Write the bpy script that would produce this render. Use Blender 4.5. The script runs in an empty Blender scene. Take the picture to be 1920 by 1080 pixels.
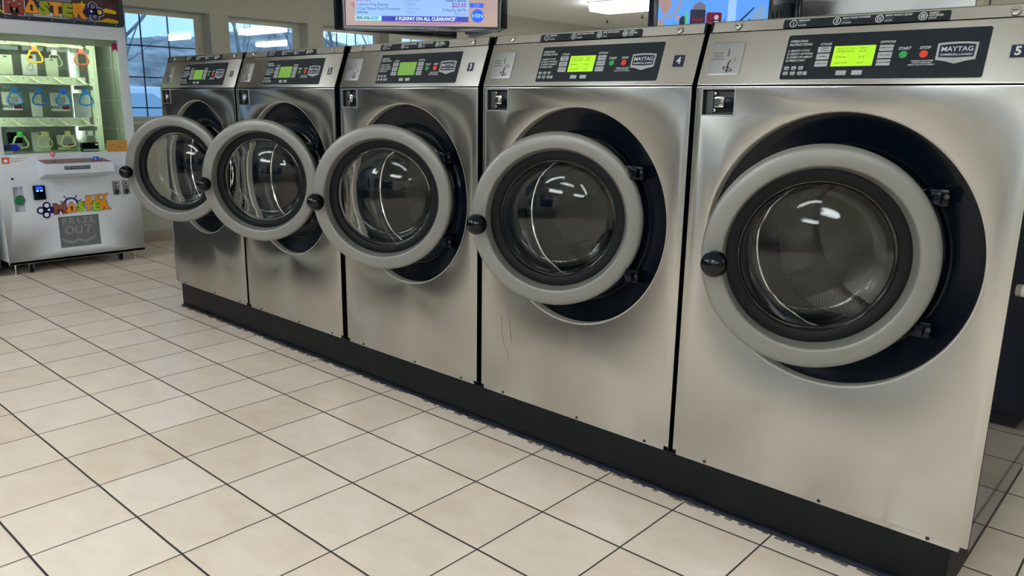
import bpy, bmesh, math, random
from mathutils import Vector, Matrix
random.seed(7)
PI = math.pi
scene = bpy.context.scene
C = scene.collection

# ------------------------------------------------------------------ camera
CAM = Vector((1.2433, -2.1979, 1.3076))
YAW, PIT, ROLL, FPX = -0.7360, 0.2308, 0.0154, 1462.7
def cam_axes():
    cy, sy, cp, sp = math.cos(YAW), math.sin(YAW), math.cos(PIT), math.sin(PIT)
    F = Vector((sy*cp, cy*cp, -sp)); R = Vector((cy, -sy, 0)); U = R.cross(F)
    c, s = math.cos(ROLL), math.sin(ROLL)
    return c*R + s*U, -s*R + c*U, F
R_, U_, F_ = cam_axes()
cd = bpy.data.cameras.new('camera'); cam = bpy.data.objects.new('camera', cd); C.objects.link(cam)
cam.matrix_world = Matrix(((R_.x, U_.x, -F_.x, CAM.x), (R_.y, U_.y, -F_.y, CAM.y), (R_.z, U_.z, -F_.z, CAM.z), (0, 0, 0, 1)))
cd.sensor_fit = 'HORIZONTAL'; cd.sensor_width = 36.0; cd.lens = 36.0*FPX/1920.0
cd.clip_start = 0.02; cd.clip_end = 300
scene.camera = cam

# ------------------------------------------------------------------ view, world
vs = scene.view_settings
vs.view_transform = 'Standard'; vs.look = 'None'; vs.gamma = 1.0; vs.use_curve_mapping = False
vs.exposure = 0.27
LAMP_E = 15.0          # luminous lens of the ceiling fixtures
SKY_E = 1.8
world = bpy.data.worlds.new('sky'); scene.world = world; world.use_nodes = True
wn = world.node_tree; wn.nodes.clear()
wo = wn.nodes.new('ShaderNodeOutputWorld'); wb = wn.nodes.new('ShaderNodeBackground')
wtc = wn.nodes.new('ShaderNodeTexCoord'); wnz = wn.nodes.new('ShaderNodeTexNoise'); wr = wn.nodes.new('ShaderNodeValToRGB')
wnz.inputs['Scale'].default_value = 3.0; wnz.inputs['Detail'].default_value = 5
wr.color_ramp.elements[0].position = .35; wr.color_ramp.elements[0].color = (0.20, 0.40, 0.72, 1)
wr.color_ramp.elements[1].position = .7; wr.color_ramp.elements[1].color = (0.38, 0.60, 0.90, 1)
wn.links.new(wtc.outputs['Generated'], wnz.inputs['Vector']); wn.links.new(wnz.outputs['Fac'], wr.inputs['Fac'])
wn.links.new(wr.outputs['Color'], wb.inputs['Color']); wb.inputs['Strength'].default_value = SKY_E
wn.links.new(wb.outputs['Background'], wo.inputs['Surface'])

# ------------------------------------------------------------------ materials
MATS = {}
def principled(name):
    m = bpy.data.materials.new(name); m.use_nodes = True
    return m, m.node_tree, m.node_tree.nodes['Principled BSDF']
def mat(name, col, rough=.5, metal=0.0, coat=0.0, emit=0.0, ecol=None, var=.04, scale=30.0, bump=0.0, spec=.5, trans=0.0, ior=1.45, aniso=0.0, tang=None):
    if name in MATS: return MATS[name]
    m, nt, b = principled(name)
    tc = nt.nodes.new('ShaderNodeTexCoord'); nz = nt.nodes.new('ShaderNodeTexNoise')
    nz.inputs['Scale'].default_value = scale; nz.inputs['Detail'].default_value = 4
    nt.links.new(tc.outputs['Object'], nz.inputs['Vector'])
    rp = nt.nodes.new('ShaderNodeValToRGB')
    rp.color_ramp.elements[0].position = .3; rp.color_ramp.elements[1].position = .7
    rp.color_ramp.elements[0].color = tuple(max(0, c*(1-var)) for c in col)+(1,)
    rp.color_ramp.elements[1].color = tuple(min(1, c*(1+var)) for c in col)+(1,)
    nt.links.new(nz.outputs['Fac'], rp.inputs['Fac']); nt.links.new(rp.outputs['Color'], b.inputs['Base Color'])
    b.inputs['Roughness'].default_value = rough; b.inputs['Metallic'].default_value = metal
    b.inputs['Coat Weight'].default_value = coat; b.inputs['Specular IOR Level'].default_value = spec
    b.inputs['IOR'].default_value = ior
    if trans: b.inputs['Transmission Weight'].default_value = trans
    if emit:
        b.inputs['Emission Color'].default_value = tuple(ecol or col)+(1,); b.inputs['Emission Strength'].default_value = emit
    if bump:
        bp = nt.nodes.new('ShaderNodeBump'); bp.inputs['Strength'].default_value = bump; bp.inputs['Distance'].default_value = .002
        nt.links.new(nz.outputs['Fac'], bp.inputs['Height']); nt.links.new(bp.outputs['Normal'], b.inputs['Normal'])
    if aniso:
        b.inputs['Anisotropic'].default_value = aniso
        if tang:
            cx = nt.nodes.new('ShaderNodeCombineXYZ')
            for i in range(3): cx.inputs[i].default_value = tang[i]
            nt.links.new(cx.outputs[0], b.inputs['Tangent'])
    MATS[name] = m
    return m
def pane_mat(name, tint=(1, 1, 1), refl=1.0, rough=0.0):
    """architectural sheet glass: fresnel mirror over clear transmission"""
    m, nt, b = principled(name); nt.nodes.remove(b)
    out = nt.nodes['Material Output']
    tr = nt.nodes.new('ShaderNodeBsdfTransparent'); tr.inputs[0].default_value = tuple(tint)+(1,)
    gl = nt.nodes.new('ShaderNodeBsdfGlossy'); gl.inputs['Roughness'].default_value = rough
    fr = nt.nodes.new('ShaderNodeFresnel'); fr.inputs['IOR'].default_value = 1.5
    mu = nt.nodes.new('ShaderNodeMath'); mu.operation = 'MULTIPLY'; mu.inputs[1].default_value = refl; mu.use_clamp = True
    mx = nt.nodes.new('ShaderNodeMixShader')
    nt.links.new(fr.outputs[0], mu.inputs[0]); nt.links.new(mu.outputs[0], mx.inputs[0])
    nt.links.new(tr.outputs[0], mx.inputs[1]); nt.links.new(gl.outputs[0], mx.inputs[2]); nt.links.new(mx.outputs[0], out.inputs['Surface'])
    MATS[name] = m
    return m

def steel(name, col, rough, aniso, tang=(0, 0, 1), smudge=.06):
    m, nt, b = principled(name)
    tc = nt.nodes.new('ShaderNodeTexCoord')
    mp = nt.nodes.new('ShaderNodeMapping'); mp.inputs['Scale'].default_value = (1.5, 1.5, 420)
    nz = nt.nodes.new('ShaderNodeTexNoise'); nz.inputs['Scale'].default_value = 2.0; nz.inputs['Detail'].default_value = 3
    n2 = nt.nodes.new('ShaderNodeTexNoise'); n2.inputs['Scale'].default_value = 3.0; n2.inputs['Detail'].default_value = 2
    nt.links.new(tc.outputs['Object'], mp.inputs['Vector']); nt.links.new(mp.outputs[0], nz.inputs['Vector'])
    nt.links.new(tc.outputs['Object'], n2.inputs['Vector'])
    r1 = nt.nodes.new('ShaderNodeMapRange'); r1.inputs['To Min'].default_value = rough-.03; r1.inputs['To Max'].default_value = rough+smudge
    nt.links.new(n2.outputs['Fac'], r1.inputs['Value']); nt.links.new(r1.outputs[0], b.inputs['Roughness'])
    rp = nt.nodes.new('ShaderNodeValToRGB')
    rp.color_ramp.elements[0].color = tuple(c*.975 for c in col)+(1,); rp.color_ramp.elements[1].color = tuple(min(1, c*1.02) for c in col)+(1,)
    nt.links.new(nz.outputs['Fac'], rp.inputs['Fac']); nt.links.new(rp.outputs['Color'], b.inputs['Base Color'])
    b.inputs['Metallic'].default_value = 1.0; b.inputs['Anisotropic'].default_value = aniso
    cx = nt.nodes.new('ShaderNodeCombineXYZ')
    for i in range(3): cx.inputs[i].default_value = tang[i]
    nt.links.new(cx.outputs[0], b.inputs['Tangent'])
    MATS[name] = m
    return m

STEEL = steel('brushed_stainless_steel', (.54, .535, .515), .20, .8, smudge=.04)
STEEL_TOP = steel('brushed_stainless_top', (.52, .51, .485), .30, .6, smudge=.03)
PLATE = mat('coin_plate_metal', (.40, .415, .43), .42, 1.0)
FLANGE = mat('tan_lit_steel_edge', (.52, .49, .44), .55, .45)  # lit tan look of the steel return put into its base colour
CHROME = mat('chrome', (.80, .80, .80), .12, 1.0, var=.01)
DARKMETAL = mat('dark_metal', (.06, .06, .065), .4, .8)
SIDE = mat('gloss_black_side', (.004, .005, .008), .05, 0, var=.2, scale=8)
BLACK = mat('black_plastic', (.0012, .0035, .0075), .20, spec=.28, var=.2)
BLACKM = mat('black_matte', (.012, .013, .016), .55, var=.2)
GASKET = mat('rubber_gasket', (.002, .003, .0045), .5, spec=.25, var=.15, scale=60)
RING = mat('grey_door_ring', (.225, .225, .212), .38, .3, coat=0, var=.05, scale=220)
KNOB = mat('black_ball_knob', (.001, .003, .006), .10, spec=.4)
OVERLAY = mat('black_overlay', (.008, .014, .021), .40, spec=.35, var=.1)
LCD = mat('lcd_bright', (.30, .55, .02), .35, emit=.50, ecol=(.36, .72, .015), var=.02)
LCD_D = mat('lcd_dull', (.15, .30, .06), .35, emit=.26, ecol=(.20, .48, .05), var=.02)
INK_LCD = mat('lcd_ink', (.10, .28, .01), .5, emit=.12, ecol=(.2, .45, .01))
WHITE_INK = mat('white_ink', (.62, .66, .68), .5, var=.02)
SILVER_INK = mat('silver_ink', (.42, .44, .45), .35, .2, var=.03)
GREY_KEY = mat('grey_key', (.40, .43, .45), .45, var=.03)
DARK_INK = mat('dark_ink', (.02, .025, .05), .5)
NAVY_INK = mat('navy_ink', (.012, .014, .04), .4)
START_G = mat('start_green', (.03, .30, .07), .35, emit=.06, ecol=(.05, .5, .1))
STOP_R = mat('stop_red', (.62, .045, .02), .35, emit=.10, ecol=(.8, .06, .03))
PLINTH = mat('black_cove_base', (.003, .0042, .006), .5, spec=.3, var=.35, scale=9, bump=.3)
CAULK = mat('blue_black_caulk', (.008, .010, .022), .30, var=.3, scale=40, bump=.8)
GRIME = mat('grime_bead', (.16, .15, .12), .8, var=.5, scale=60)
WALL = mat('cream_wall_paint', (.47, .465, .385), .75, var=.03, scale=120, bump=.15)
CREAM = mat('cream_gloss_paint', (.66, .64, .50), .5, var=.02)
CEIL = mat('ceiling_paint', (.80, .81, .79), .85, var=.02, scale=60, bump=.1)
FRAME = mat('window_frame_cream', (.70, .69, .57), .45, var=.02)
MUNTIN = mat('muntin_bar', (.16, .20, .25), .5)
BASET = mat('baseboard_tile', (.36, .30, .24), .35, var=.12, scale=12)
PANE = pane_mat('window_glass', (.93, .97, 1.0), 1.0)
CLAWGLASS = pane_mat('cabinet_glass', (.95, .98, .96), 1.0)
GLASS = mat('door_bowl_glass', (.97, .99, .985), 0.0, trans=1.0, ior=1.35, var=0)
WHITEP = mat('white_powder_coat', (.68, .73, .81), .38, var=.015, scale=20)
WHITEIN = mat('cabinet_interior_white', (.60, .66, .52), .5, var=.03)
SEAM = mat('panel_seam_grey', (.42, .44, .48), .6)

def floor_material():
    m, nt, b = principled('ceramic_floor_tile')
    N, L = nt.nodes.new, nt.links.new
    def math_(op, a, b_=None, c=None):
        n = N('ShaderNodeMath'); n.operation = op
        for i, v in enumerate((a, b_, c)):
            if v is None: continue
            if isinstance(v, (int, float)): n.inputs[i].default_value = v
            else: L(v, n.inputs[i])
        return n.outputs[0]
    tc = N('ShaderNodeTexCoord'); mp = N('ShaderNodeMapping'); mp.vector_type = 'TEXTURE'
    mp.inputs['Location'].default_value = (0.0613, -0.0789, 0); mp.inputs['Rotation'].default_value = (0, 0, .0058)
    mp.inputs['Scale'].default_value = (.308, .308, .308)
    L(tc.outputs['Object'], mp.inputs['Vector'])
    sp = N('ShaderNodeSeparateXYZ'); L(mp.outputs[0], sp.inputs[0])
    wob = N('ShaderNodeTexNoise'); wob.inputs['Scale'].default_value = 6.0; L(tc.outputs['Object'], wob.inputs['Vector'])
    wv = math_('MULTIPLY_ADD', wob.outputs['Fac'], .010, -.005)
    def edge(o):
        o = math_('ADD', o, wv)
        r = math_('ROUND', o); d = math_('SUBTRACT', o, r); return math_('ABSOLUTE', d)
    ex, ey = edge(sp.outputs[0]), edge(sp.outputs[1])
    def mask(e, w):
        n = N('ShaderNodeMapRange'); n.interpolation_type = 'SMOOTHSTEP'
        n.inputs['From Min'].default_value = w*.75; n.inputs['From Max'].default_value = w*1.35
        L(e, n.inputs['Value']); return n.outputs[0]
    gm = math_('MULTIPLY', mask(ex, .0085), mask(ey, .0110))         # 0 in grout, 1 on tile
    fx, fy = math_('FLOOR', sp.outputs[0]), math_('FLOOR', sp.outputs[1])
    cmb = N('ShaderNodeCombineXYZ'); L(fx, cmb.inputs[0]); L(fy, cmb.inputs[1])
    wnn = N('ShaderNodeTexWhiteNoise'); wnn.noise_dimensions = '2D'; L(cmb.outputs[0], wnn.inputs['Vector'])
    # per tile shifted cloudy mottling
    add = N('ShaderNodeVectorMath'); add.operation = 'MULTIPLY_ADD'
    L(wnn.outputs['Color'], add.inputs[0]); add.inputs[1].default_value = (7, 7, 7); L(tc.outputs['Object'], add.inputs[2])
    mp2 = N('ShaderNodeMapping'); mp2.inputs['Scale'].default_value = (5.0, 8.5, 5); L(add.outputs[0], mp2.inputs[0])
    nz = N('ShaderNodeTexNoise'); nz.inputs['Scale'].default_value = 1.0; nz.inputs['Detail'].default_value = 7; nz.inputs['Roughness'].default_value = .62
    L(mp2.outputs[0], nz.inputs['Vector'])
    rp = N('ShaderNodeValToRGB'); e = rp.color_ramp.elements
    e[0].position = .30; e[0].color = (.675, .562, .460, 1)
    e[1].position = .72; e[1].color = (.770, .680, .572, 1)
    e2 = e.new(.5); e2.color = (.730, .624, .516, 1)
    L(nz.outputs['Fac'], rp.inputs['Fac'])
    hs = N('ShaderNodeHueSaturation')
    L(math_('MULTIPLY_ADD', wnn.outputs['Value'], .10, .95), hs.inputs['Value'])
    L(math_('MULTIPLY_ADD', wnn.outputs['Value'], -.25, 1.08), hs.inputs['Saturation']); L(rp.outputs[0], hs.inputs['Color'])
    # tiny dark specks of dirt
    vo = N('ShaderNodeTexVoronoi'); vo.inputs['Scale'].default_value = 2.2; L(tc.outputs['Object'], vo.inputs['Vector'])
    spk = N('ShaderNodeMapRange'); spk.inputs['From Min'].default_value = .007; spk.inputs['From Max'].default_value = .011
    L(vo.outputs['Distance'], spk.inputs['Value'])
    mxs = N('ShaderNodeMix'); mxs.data_type = 'RGBA'; L(spk.outputs[0], mxs.inputs[0])
    mxs.inputs[6].default_value = (.06, .05, .045, 1); L(hs.outputs[0], mxs.inputs[7])
    mx = N('ShaderNodeMix'); mx.data_type = 'RGBA'
    L(gm, mx.inputs[0]); mx.inputs[6].default_value = (.030, .026, .026, 1); L(mxs.outputs[2], mx.inputs[7])
    L(mx.outputs[2], b.inputs['Base Color'])
    rr = N('ShaderNodeMapRange'); rr.inputs['To Min'].default_value = .8; rr.inputs['To Max'].default_value = .27
    L(gm, rr.inputs['Value'])
    nr = N('ShaderNodeTexNoise'); nr.inputs['Scale'].default_value = 9; nr.inputs['Detail'].default_value = 6; L(tc.outputs['Object'], nr.inputs['Vector'])
    L(math_('MULTIPLY_ADD', nr.outputs['Fac'], .12, rr.outputs[0]), b.inputs['Roughness'])
    bp = N('ShaderNodeBump'); bp.inputs['Strength'].default_value = .5; bp.inputs['Distance'].default_value = .002
    L(math_('MULTIPLY_ADD', nz.outputs['Fac'], .12, gm), bp.inputs['Height']); L(bp.outputs[0], b.inputs['Normal'])
    return m
FLOOR = floor_material()

def drum_material():
    m, nt, b = principled('perforated_drum_steel')
    N, L = nt.nodes.new, nt.links.new
    tc = N('ShaderNodeTexCoord'); sp = N('ShaderNodeSeparateXYZ'); L(tc.outputs['UV'], sp.inputs[0])
    def M_(op, a, c):
        n = N('ShaderNodeMath'); n.operation = op
        for i, v in enumerate((a, c)):
            if isinstance(v, (int, float)): n.inputs[i].default_value = v
            else: L(v, n.inputs[i])
        return n.outputs[0]
    u = M_('MULTIPLY', sp.outputs[0], 170.0); v = M_('MULTIPLY', sp.outputs[1], 42.0)
    row = M_('FLOOR', v, 0); odd = M_('MODULO', row, 2.0); u2 = M_('ADD', u, M_('MULTIPLY', odd, .5))
    du = M_('SUBTRACT', M_('FRACT', u2, 0), .5); dv = M_('SUBTRACT', M_('FRACT', v, 0), .5)
    d = M_('SQRT', M_('ADD', M_('MULTIPLY', du, du), M_('MULTIPLY', dv, dv)), 0)
    mr = N('ShaderNodeMapRange'); mr.inputs['From Min'].default_value = .22; mr.inputs['From Max'].default_value = .32; L(d, mr.inputs['Value'])
    mx = N('ShaderNodeMix'); mx.data_type = 'RGBA'; L(mr.outputs[0], mx.inputs[0])
    mx.inputs[6].default_value = (.02, .02, .02, 1); mx.inputs[7].default_value = (.42, .41, .39, 1)
    L(mx.outputs[2], b.inputs['Base Color']); b.inputs['Metallic'].default_value = .9; b.inputs['Roughness'].default_value = .38
    return m
DRUM = drum_material()
DRUMP = mat('drum_steel_plain', (.30, .29, .27), .38, .9)

# ------------------------------------------------------------------ mesh helpers
class Fr:
    """frame: maps (u, v, w) -> point; w points out of the surface towards the viewer"""
    def __init__(s, O=(0, 0, 0), U=(1, 0, 0), V=(0, 0, 1)):
        s.O, s.U, s.V = Vector(O), Vector(U).normalized(), Vector(V).normalized(); s.N = s.U.cross(s.V).normalized()
    def __call__(s, u, v, w=0): return s.O + s.U*u + s.V*v + s.N*w
FRONT = Fr()                      # U=x, V=z -> N = x cross z = -y (towards the viewer)

class MB:
    def __init__(s): s.v, s.f, s.m, s.mats, s.uv = [], [], [], [], None
    def mi(s, m):
        if m not in s.mats: s.mats.append(m)
        return s.mats.index(m)
    def add(s, vs, fs, m):
        o = len(s.v); k = s.mi(m)
        s.v += [tuple(p) for p in vs]; s.f += [tuple(i+o for i in f) for f in fs]; s.m += [k]*len(fs)
    def add_mesh(s, me, m, fn=None):
        s.add([fn(v.co) if fn else v.co for v in me.vertices], [tuple(p.vertices) for p in me.polygons], m)
    def add_bm(s, bm, m, fn=None):
        bm.verts.ensure_lookup_table()
        for i, v in enumerate(bm.verts): v.index = i
        s.add([fn(v.co) if fn else v.co.copy() for v in bm.verts], [tuple(v.index for v in f.verts) for f in bm.faces], m); bm.free()
    def box(s, a, b, m, bev=0.0, fn=None, seg=2):
        a = Vector(a); b = Vector(b)
        bm = bmesh.new(); bmesh.ops.create_cube(bm, size=1.0)
        for v in bm.verts: v.co = Vector([(a[i]+b[i])/2 + v.co[i]*abs(b[i]-a[i]) for i in range(3)])
        if bev: bmesh.ops.bevel(bm, geom=bm.edges[:], offset=bev, segments=seg, affect='EDGES', profile=.6)
        s.add_bm(bm, m, fn)
    def tube(s, pts, r, m, n=10, closed=False, cap=True):
        pts = [Vector(p) for p in pts]; rs = r if isinstance(r, (list, tuple)) else [r]*len(pts)
        vs, fs = [], []; k = len(pts); up = None
        for i, p in enumerate(pts):
            if closed: t = (pts[(i+1) % k]-pts[i-1])
            else: t = pts[min(i+1, k-1)]-pts[max(i-1, 0)]
            t.normalize()
            if up is None: up = t.orthogonal().normalized()
            up = (up - t*up.dot(t)).normalized(); sd = t.cross(up)
            for j in range(n):
                a = 2*PI*j/n; vs.append(p+(up*math.cos(a)+sd*math.sin(a))*rs[i])
        for i in range(k if closed else k-1):
            i2 = (i+1) % k
            for j in range(n): fs.append((i*n+j, i*n+(j+1) % n, i2*n+(j+1) % n, i2*n+j))
        if cap and not closed: fs.append(tuple(range(n))[::-1]); fs.append(tuple((k-1)*n+j for j in range(n)))
        s.add(vs, fs, m)
    def lathe(s, prof, m, n=96, axis='y', c=(0, 0, 0), closed=False):
        """prof: list of (r, h); h along axis"""
        c = Vector(c); vs, fs = [], []; k = len(prof)
        for (r, h) in prof:
            for j in range(n):
                a = 2*PI*j/n; x, y = r*math.cos(a), r*math.sin(a)
                if axis == 'y': vs.append(c+Vector((x, h, y)))
                elif axis == 'z': vs.append(c+Vector((x, y, h)))
                else: vs.append(c+Vector((h, x, y)))
        for i in range(k if closed else k-1):
            i2 = (i+1) % k
            for j in range(n): fs.append((i*n+j, i*n+(j+1) % n, i2*n+(j+1) % n, i2*n+j))
        for i in (0, k-1):
            if not closed and prof[i][0] < 1e-4: pass
            elif not closed and s_cap: fs.append(tuple(i*n+j for j in range(n)))
        s.add(vs, fs, m)
    def flat(s, fr, polys, t, m, w0=0.0, bevel=0.0):
        """polys: list of closed 2D outlines (holes by even-odd); a plate of thickness t sitting on w0"""
        cu = bpy.data.curves.new('tmp', 'CURVE'); cu.dimensions = '2D'; cu.fill_mode = 'BOTH'
        cu.extrude = max(t/2-bevel, 1e-6); cu.bevel_depth = bevel; cu.bevel_resolution = 1
        for p in polys:
            sp = cu.splines.new('POLY'); sp.points.add(len(p)-1); sp.use_cyclic_u = True
            for i, q in enumerate(p): sp.points[i].co = (q[0], q[1], 0, 1)
        ob = bpy.data.objects.new('tmp', cu); me = bpy.data.meshes.new_from_object(ob)
        s.add_mesh(me, m, lambda c: fr(c.x, c.y, w0+t/2+c.z))
        bpy.data.meshes.remove(me); bpy.data.objects.remove(ob); bpy.data.curves.remove(cu)
    def text(s, fr, txt, u, v, size, m, w0=0.0, t=.0004, align='CENTER', shear=0.0, bold=0.0, sx=1.0, rot=0.0):
        cu = bpy.data.curves.new('tmp', 'FONT'); cu.body = txt; cu.size = size; cu.align_x = align; cu.align_y = 'CENTER'
        cu.extrude = t/2; cu.shear = shear; cu.offset = bold*size; cu.resolution_u = 3
        ob = bpy.data.objects.new('tmp', cu); me = bpy.data.meshes.new_from_object(ob)
        ca, sa = math.cos(rot), math.sin(rot)
        s.add_mesh(me, m, lambda c: fr(u+c.x*sx*ca-c.y*sa, v+c.x*sx*sa+c.y*ca, w0+t/2+c.z))
        bpy.data.meshes.remove(me); bpy.data.objects.remove(ob); bpy.data.curves.remove(cu)
    def build(s, name, parent=None, smooth=True, angle=32, loc=None):
        me = bpy.data.meshes.new(name); me.from_pydata(s.v, [], s.f)
        for m in s.mats: me.materials.append(m)
        for p, k in zip(me.polygons, s.m): p.material_index = k
        bm = bmesh.new(); bm.from_mesh(me); bmesh.ops.remove_doubles(bm, verts=bm.verts[:], dist=2e-6); bmesh.ops.recalc_face_normals(bm, faces=bm.faces[:]); bm.to_mesh(me); bm.free()
        if smooth:
            me.polygons.foreach_set('use_smooth', [True]*len(me.polygons)); me.set_sharp_from_angle(angle=math.radians(angle))
        me.update()
        o = bpy.data.objects.new(name, me); C.objects.link(o)
        if parent: o.parent = parent
        if loc: o.location = loc
        return o
s_cap = False

def circ(cx, cy, r, n=64): return [(cx+r*math.cos(2*PI*i/n), cy+r*math.sin(2*PI*i/n)) for i in range(n)]
def rrect(x0, y0, x1, y1, r=0.0, n=5):
    if r <= 0: return [(x0, y0), (x1, y0), (x1, y1), (x0, y1)]
    p = []
    for cx, cy, a0 in ((x1-r, y0+r, -PI/2), (x1-r, y1-r, 0), (x0+r, y1-r, PI/2), (x0+r, y0+r, PI)):
        for i in range(n+1):
            a = a0+PI/2*i/n; p.append((cx+r*math.cos(a), cy+r*math.sin(a)))
    return p

def thing(name, label, cat, loc=(0, 0, 0), rz=0, group=None):
    o = bpy.data.objects.new(name, None); C.objects.link(o); o.empty_display_size = .1
    o.location = loc; o.rotation_euler = (0, 0, rz); tag(o, label, cat, group); return o
def tag(o, label, cat, group=None, kind=None):
    o['label'] = label; o['category'] = cat
    if group: o['group'] = group
    if kind: o['kind'] = kind
    return o
def struct(o): o['kind'] = 'structure'; return o
def kids(o, table): return table.get(o, [])
def copy_tree(root):
    table = {}
    for o in list(C.objects):
        if o.parent: table.setdefault(o.parent, []).append(o)
    def rec(o, parent):
        c = o.copy(); C.objects.link(c)
        if parent: c.parent = parent
        for k in table.get(o, []): rec(k, c)
        return c
    return rec(root, None)
def child(o, base):
    return [k for k in C.objects if k.parent == o and k.name.split('.')[0] == base]

# ------------------------------------------------------------------ room shell
XW, XR, YF, YB, ZC = -6.14, 5.2, -5.6, 9.6, 2.46
mb = MB(); mb.box((XW-.3, YF-.2, -.12), (XR+.2, YB+.2, 0), FLOOR); struct(mb.build('floor', smooth=False))
mb = MB(); mb.box((XW-.3, YF-.2, ZC), (XR+.2, YB+.2, ZC+.12), CEIL); struct(mb.build('ceiling', smooth=False))
# left (window) wall with openings
WIN = [(-3.59, -2.70), (-2.51, -1.62), (.73, 1.62), (1.81, 2.70), (2.89, 3.78), (3.97, 4.86)]
WZ0, WZ1 = 1.085, 2.105
def vwall_x(name, x0, x1, ylo, yhi, holes, m, z1=ZC):
    fr = Fr((x1, 0, 0), (0, 1, 0), (0, 0, 1))      # N=+x
    mb = MB(); mb.flat(fr, [rrect(ylo, 0, yhi, z1)]+[rrect(a, c, b, d) for a, b, c, d in holes], x1-x0, m, w0=-(x1-x0))
    return struct(mb.build(name, smooth=False))
vwall_x('wall_left', XW-.3, XW, YF-.2, YB+.2, [(a, b, WZ0, WZ1) for a, b in WIN], WALL)
mb = MB(); mb.box((XR, YF-.2, 0), (XR+.15, YB+.2, ZC), WALL); struct(mb.build('wall_right', smooth=False))
mb = MB(); mb.box((XW, YB, 0), (XR, YB+.15, ZC), WALL); struct(mb.build('wall_back', smooth=False))
mb = MB(); mb.box((XW, YF-.15, 0), (XR, YF, ZC), WALL); struct(mb.build('wall_front', smooth=False))
mb = MB(); mb.box((XW, YF, 0), (XW+.012, YB, .104), BASET, .002); struct(mb.build('baseboard_left'))
mb = MB(); mb.box((XW, YF, 0), (XR, YF+.012, .104), BASET, .002); struct(mb.build('baseboard_front'))
mb = MB(); mb.box((XW, YB-.012, 0), (XR, YB, .104), BASET, .002); struct(mb.build('baseboard_back'))

for i, (a, b) in enumerate(WIN):
    X = XW-.16
    fr = Fr((X, 0, 0), (0, 1, 0), (0, 0, 1))
    w = bpy.data.objects.new('window_%d' % (i+1), None); C.objects.link(w); w.location = (X, (a+b)/2, WZ0); struct(w)
    fr = Fr((0, 0, 0), (0, 1, 0), (0, 0, 1))
    hw, hh = (b-a)/2, WZ1-WZ0
    m1 = MB(); m1.flat(fr, [rrect(-hw, 0, hw, hh), rrect(-hw+.032, .032, hw-.032, hh-.016)], .05, FRAME, w0=-.05, bevel=.004)
    m1.flat(fr, [rrect(-hw+.030, .030, hw-.030, hh-.014), rrect(-hw+.060, .060, hw-.060, hh-.040)], .03, FRAME, w0=-.05, bevel=.003)
    m1.build('window_frame', w)
    m2 = MB(); m2.box((-.044, -hw+.05, .05), (-.040, hw-.05, hh-.03), PANE); m2.build('pane', w, smooth=False)
    if i != 3:
        m3 = MB()
        n = 3
        for k in range(1, n):
            y = -hw+.06+(2*hw-.12)*k/n; m3.box((-.054, y-.006, .05), (-.046, y+.006, hh-.03), MUNTIN)
        for z in (1.787, 1.505, 1.228): m3.box((-.054, -hw+.05, z-WZ0-.006), (-.046, hw-.05, z-WZ0+.006), MUNTIN)
        m3.build('muntin_grid', w, smooth=False)
    m4 = MB(); m4.box((0, -hw, -.0), (.165, hw, .022), FRAME, .004); m4.build('window_sill', w)

# partition behind the row at the right
mb = MB(); mb.box((.155, 2.62, 0), (XR, 2.76, ZC), CREAM); struct(mb.build('wall_partition', smooth=False))
mb = MB(); mb.box((.128, 2.60, 0), (.165, 2.78, ZC), CREAM, .004); mb.box((.186, 2.612, 0), (.192, 2.62, ZC), DARKMETAL); struct(mb.build('trim_1'))

# ------------------------------------------------------------------ ceiling lamps
LENS = mat('lamp_lens', (.9, .93, .95), .4, emit=LAMP_E, ecol=(.92, .985, 1.0), var=0)
LAMPW = mat('lamp_end_white', (.75, .76, .76), .5)
def make_lamp():
    t = thing('ceiling_light', 'x', 'ceiling light', (0, 0, ZC), 0, 'fluorescent wrap lights on the ceiling')
    prof = [(-.20, -.012), (-.198, -.05), (-.18, -.088), (.18, -.088), (.198, -.05), (.20, -.012)]
    m = MB(); vs = []; n = len(prof)
    for x in (-.60, .60): vs += [(x, y, z-.012) for y, z in prof]
    m.add(vs, [(i, i+1, n+i+1, n+i) for i in range(n-1)]+[tuple(range(n)), tuple(range(n, 2*n))], LENS); m.build('lamp_lens', t, smooth=False)
    m = MB(); m.box((-.62, -.225, -.014), (.62, .225, 0), LAMPW, .003)
    m.build('lamp_housing', t)
    return t
LP = [(-3.85, 5.52), (-2.15, 2.75), (-2.1, 4.8), (.5, 4.6), (.3, 6.5), (-4.4, -2.6), (-1.9, -2.6), (.8, -2.6), (3.4, -2.6), (-1.9, -4.6), (.8, -4.6), (3.4, -4.6), (3.0, 1.2)]  # last one, over the right end, is unseen and added to light the room
def lamp_label(i, x, y):
    if i == 0: return 'long fluorescent ceiling light seen just left of the second television'
    if y > 0: return 'ceiling light beyond the machine row, %s' % {1: 'mirrored as first and largest streak in the corner window', 2: 'mirrored as upper streak in the second window', 3: 'mirrored as lower streak in the corner window', 4: 'mirrored as short streak low in the second window'}.get(i, 'unseen, added for light over the right end')
    return 'ceiling light of the %s row behind the camera, %s' % ('near' if y > -4 else 'far', {-4.4: 'by the windows', -1.9: 'over the blue table side', .8: 'straight behind the camera', 3.4: 'by the right wall'}[x])
lamp0 = make_lamp()
for i, (x, y) in enumerate(LP):
    o = lamp0 if i == 0 else copy_tree(lamp0)
    if i and y > 0: o.scale = (1, .5, 1)
    o.location = (x, y, ZC); o['label'] = lamp_label(i, x, y)
    if i == 0: del o['group']
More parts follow.
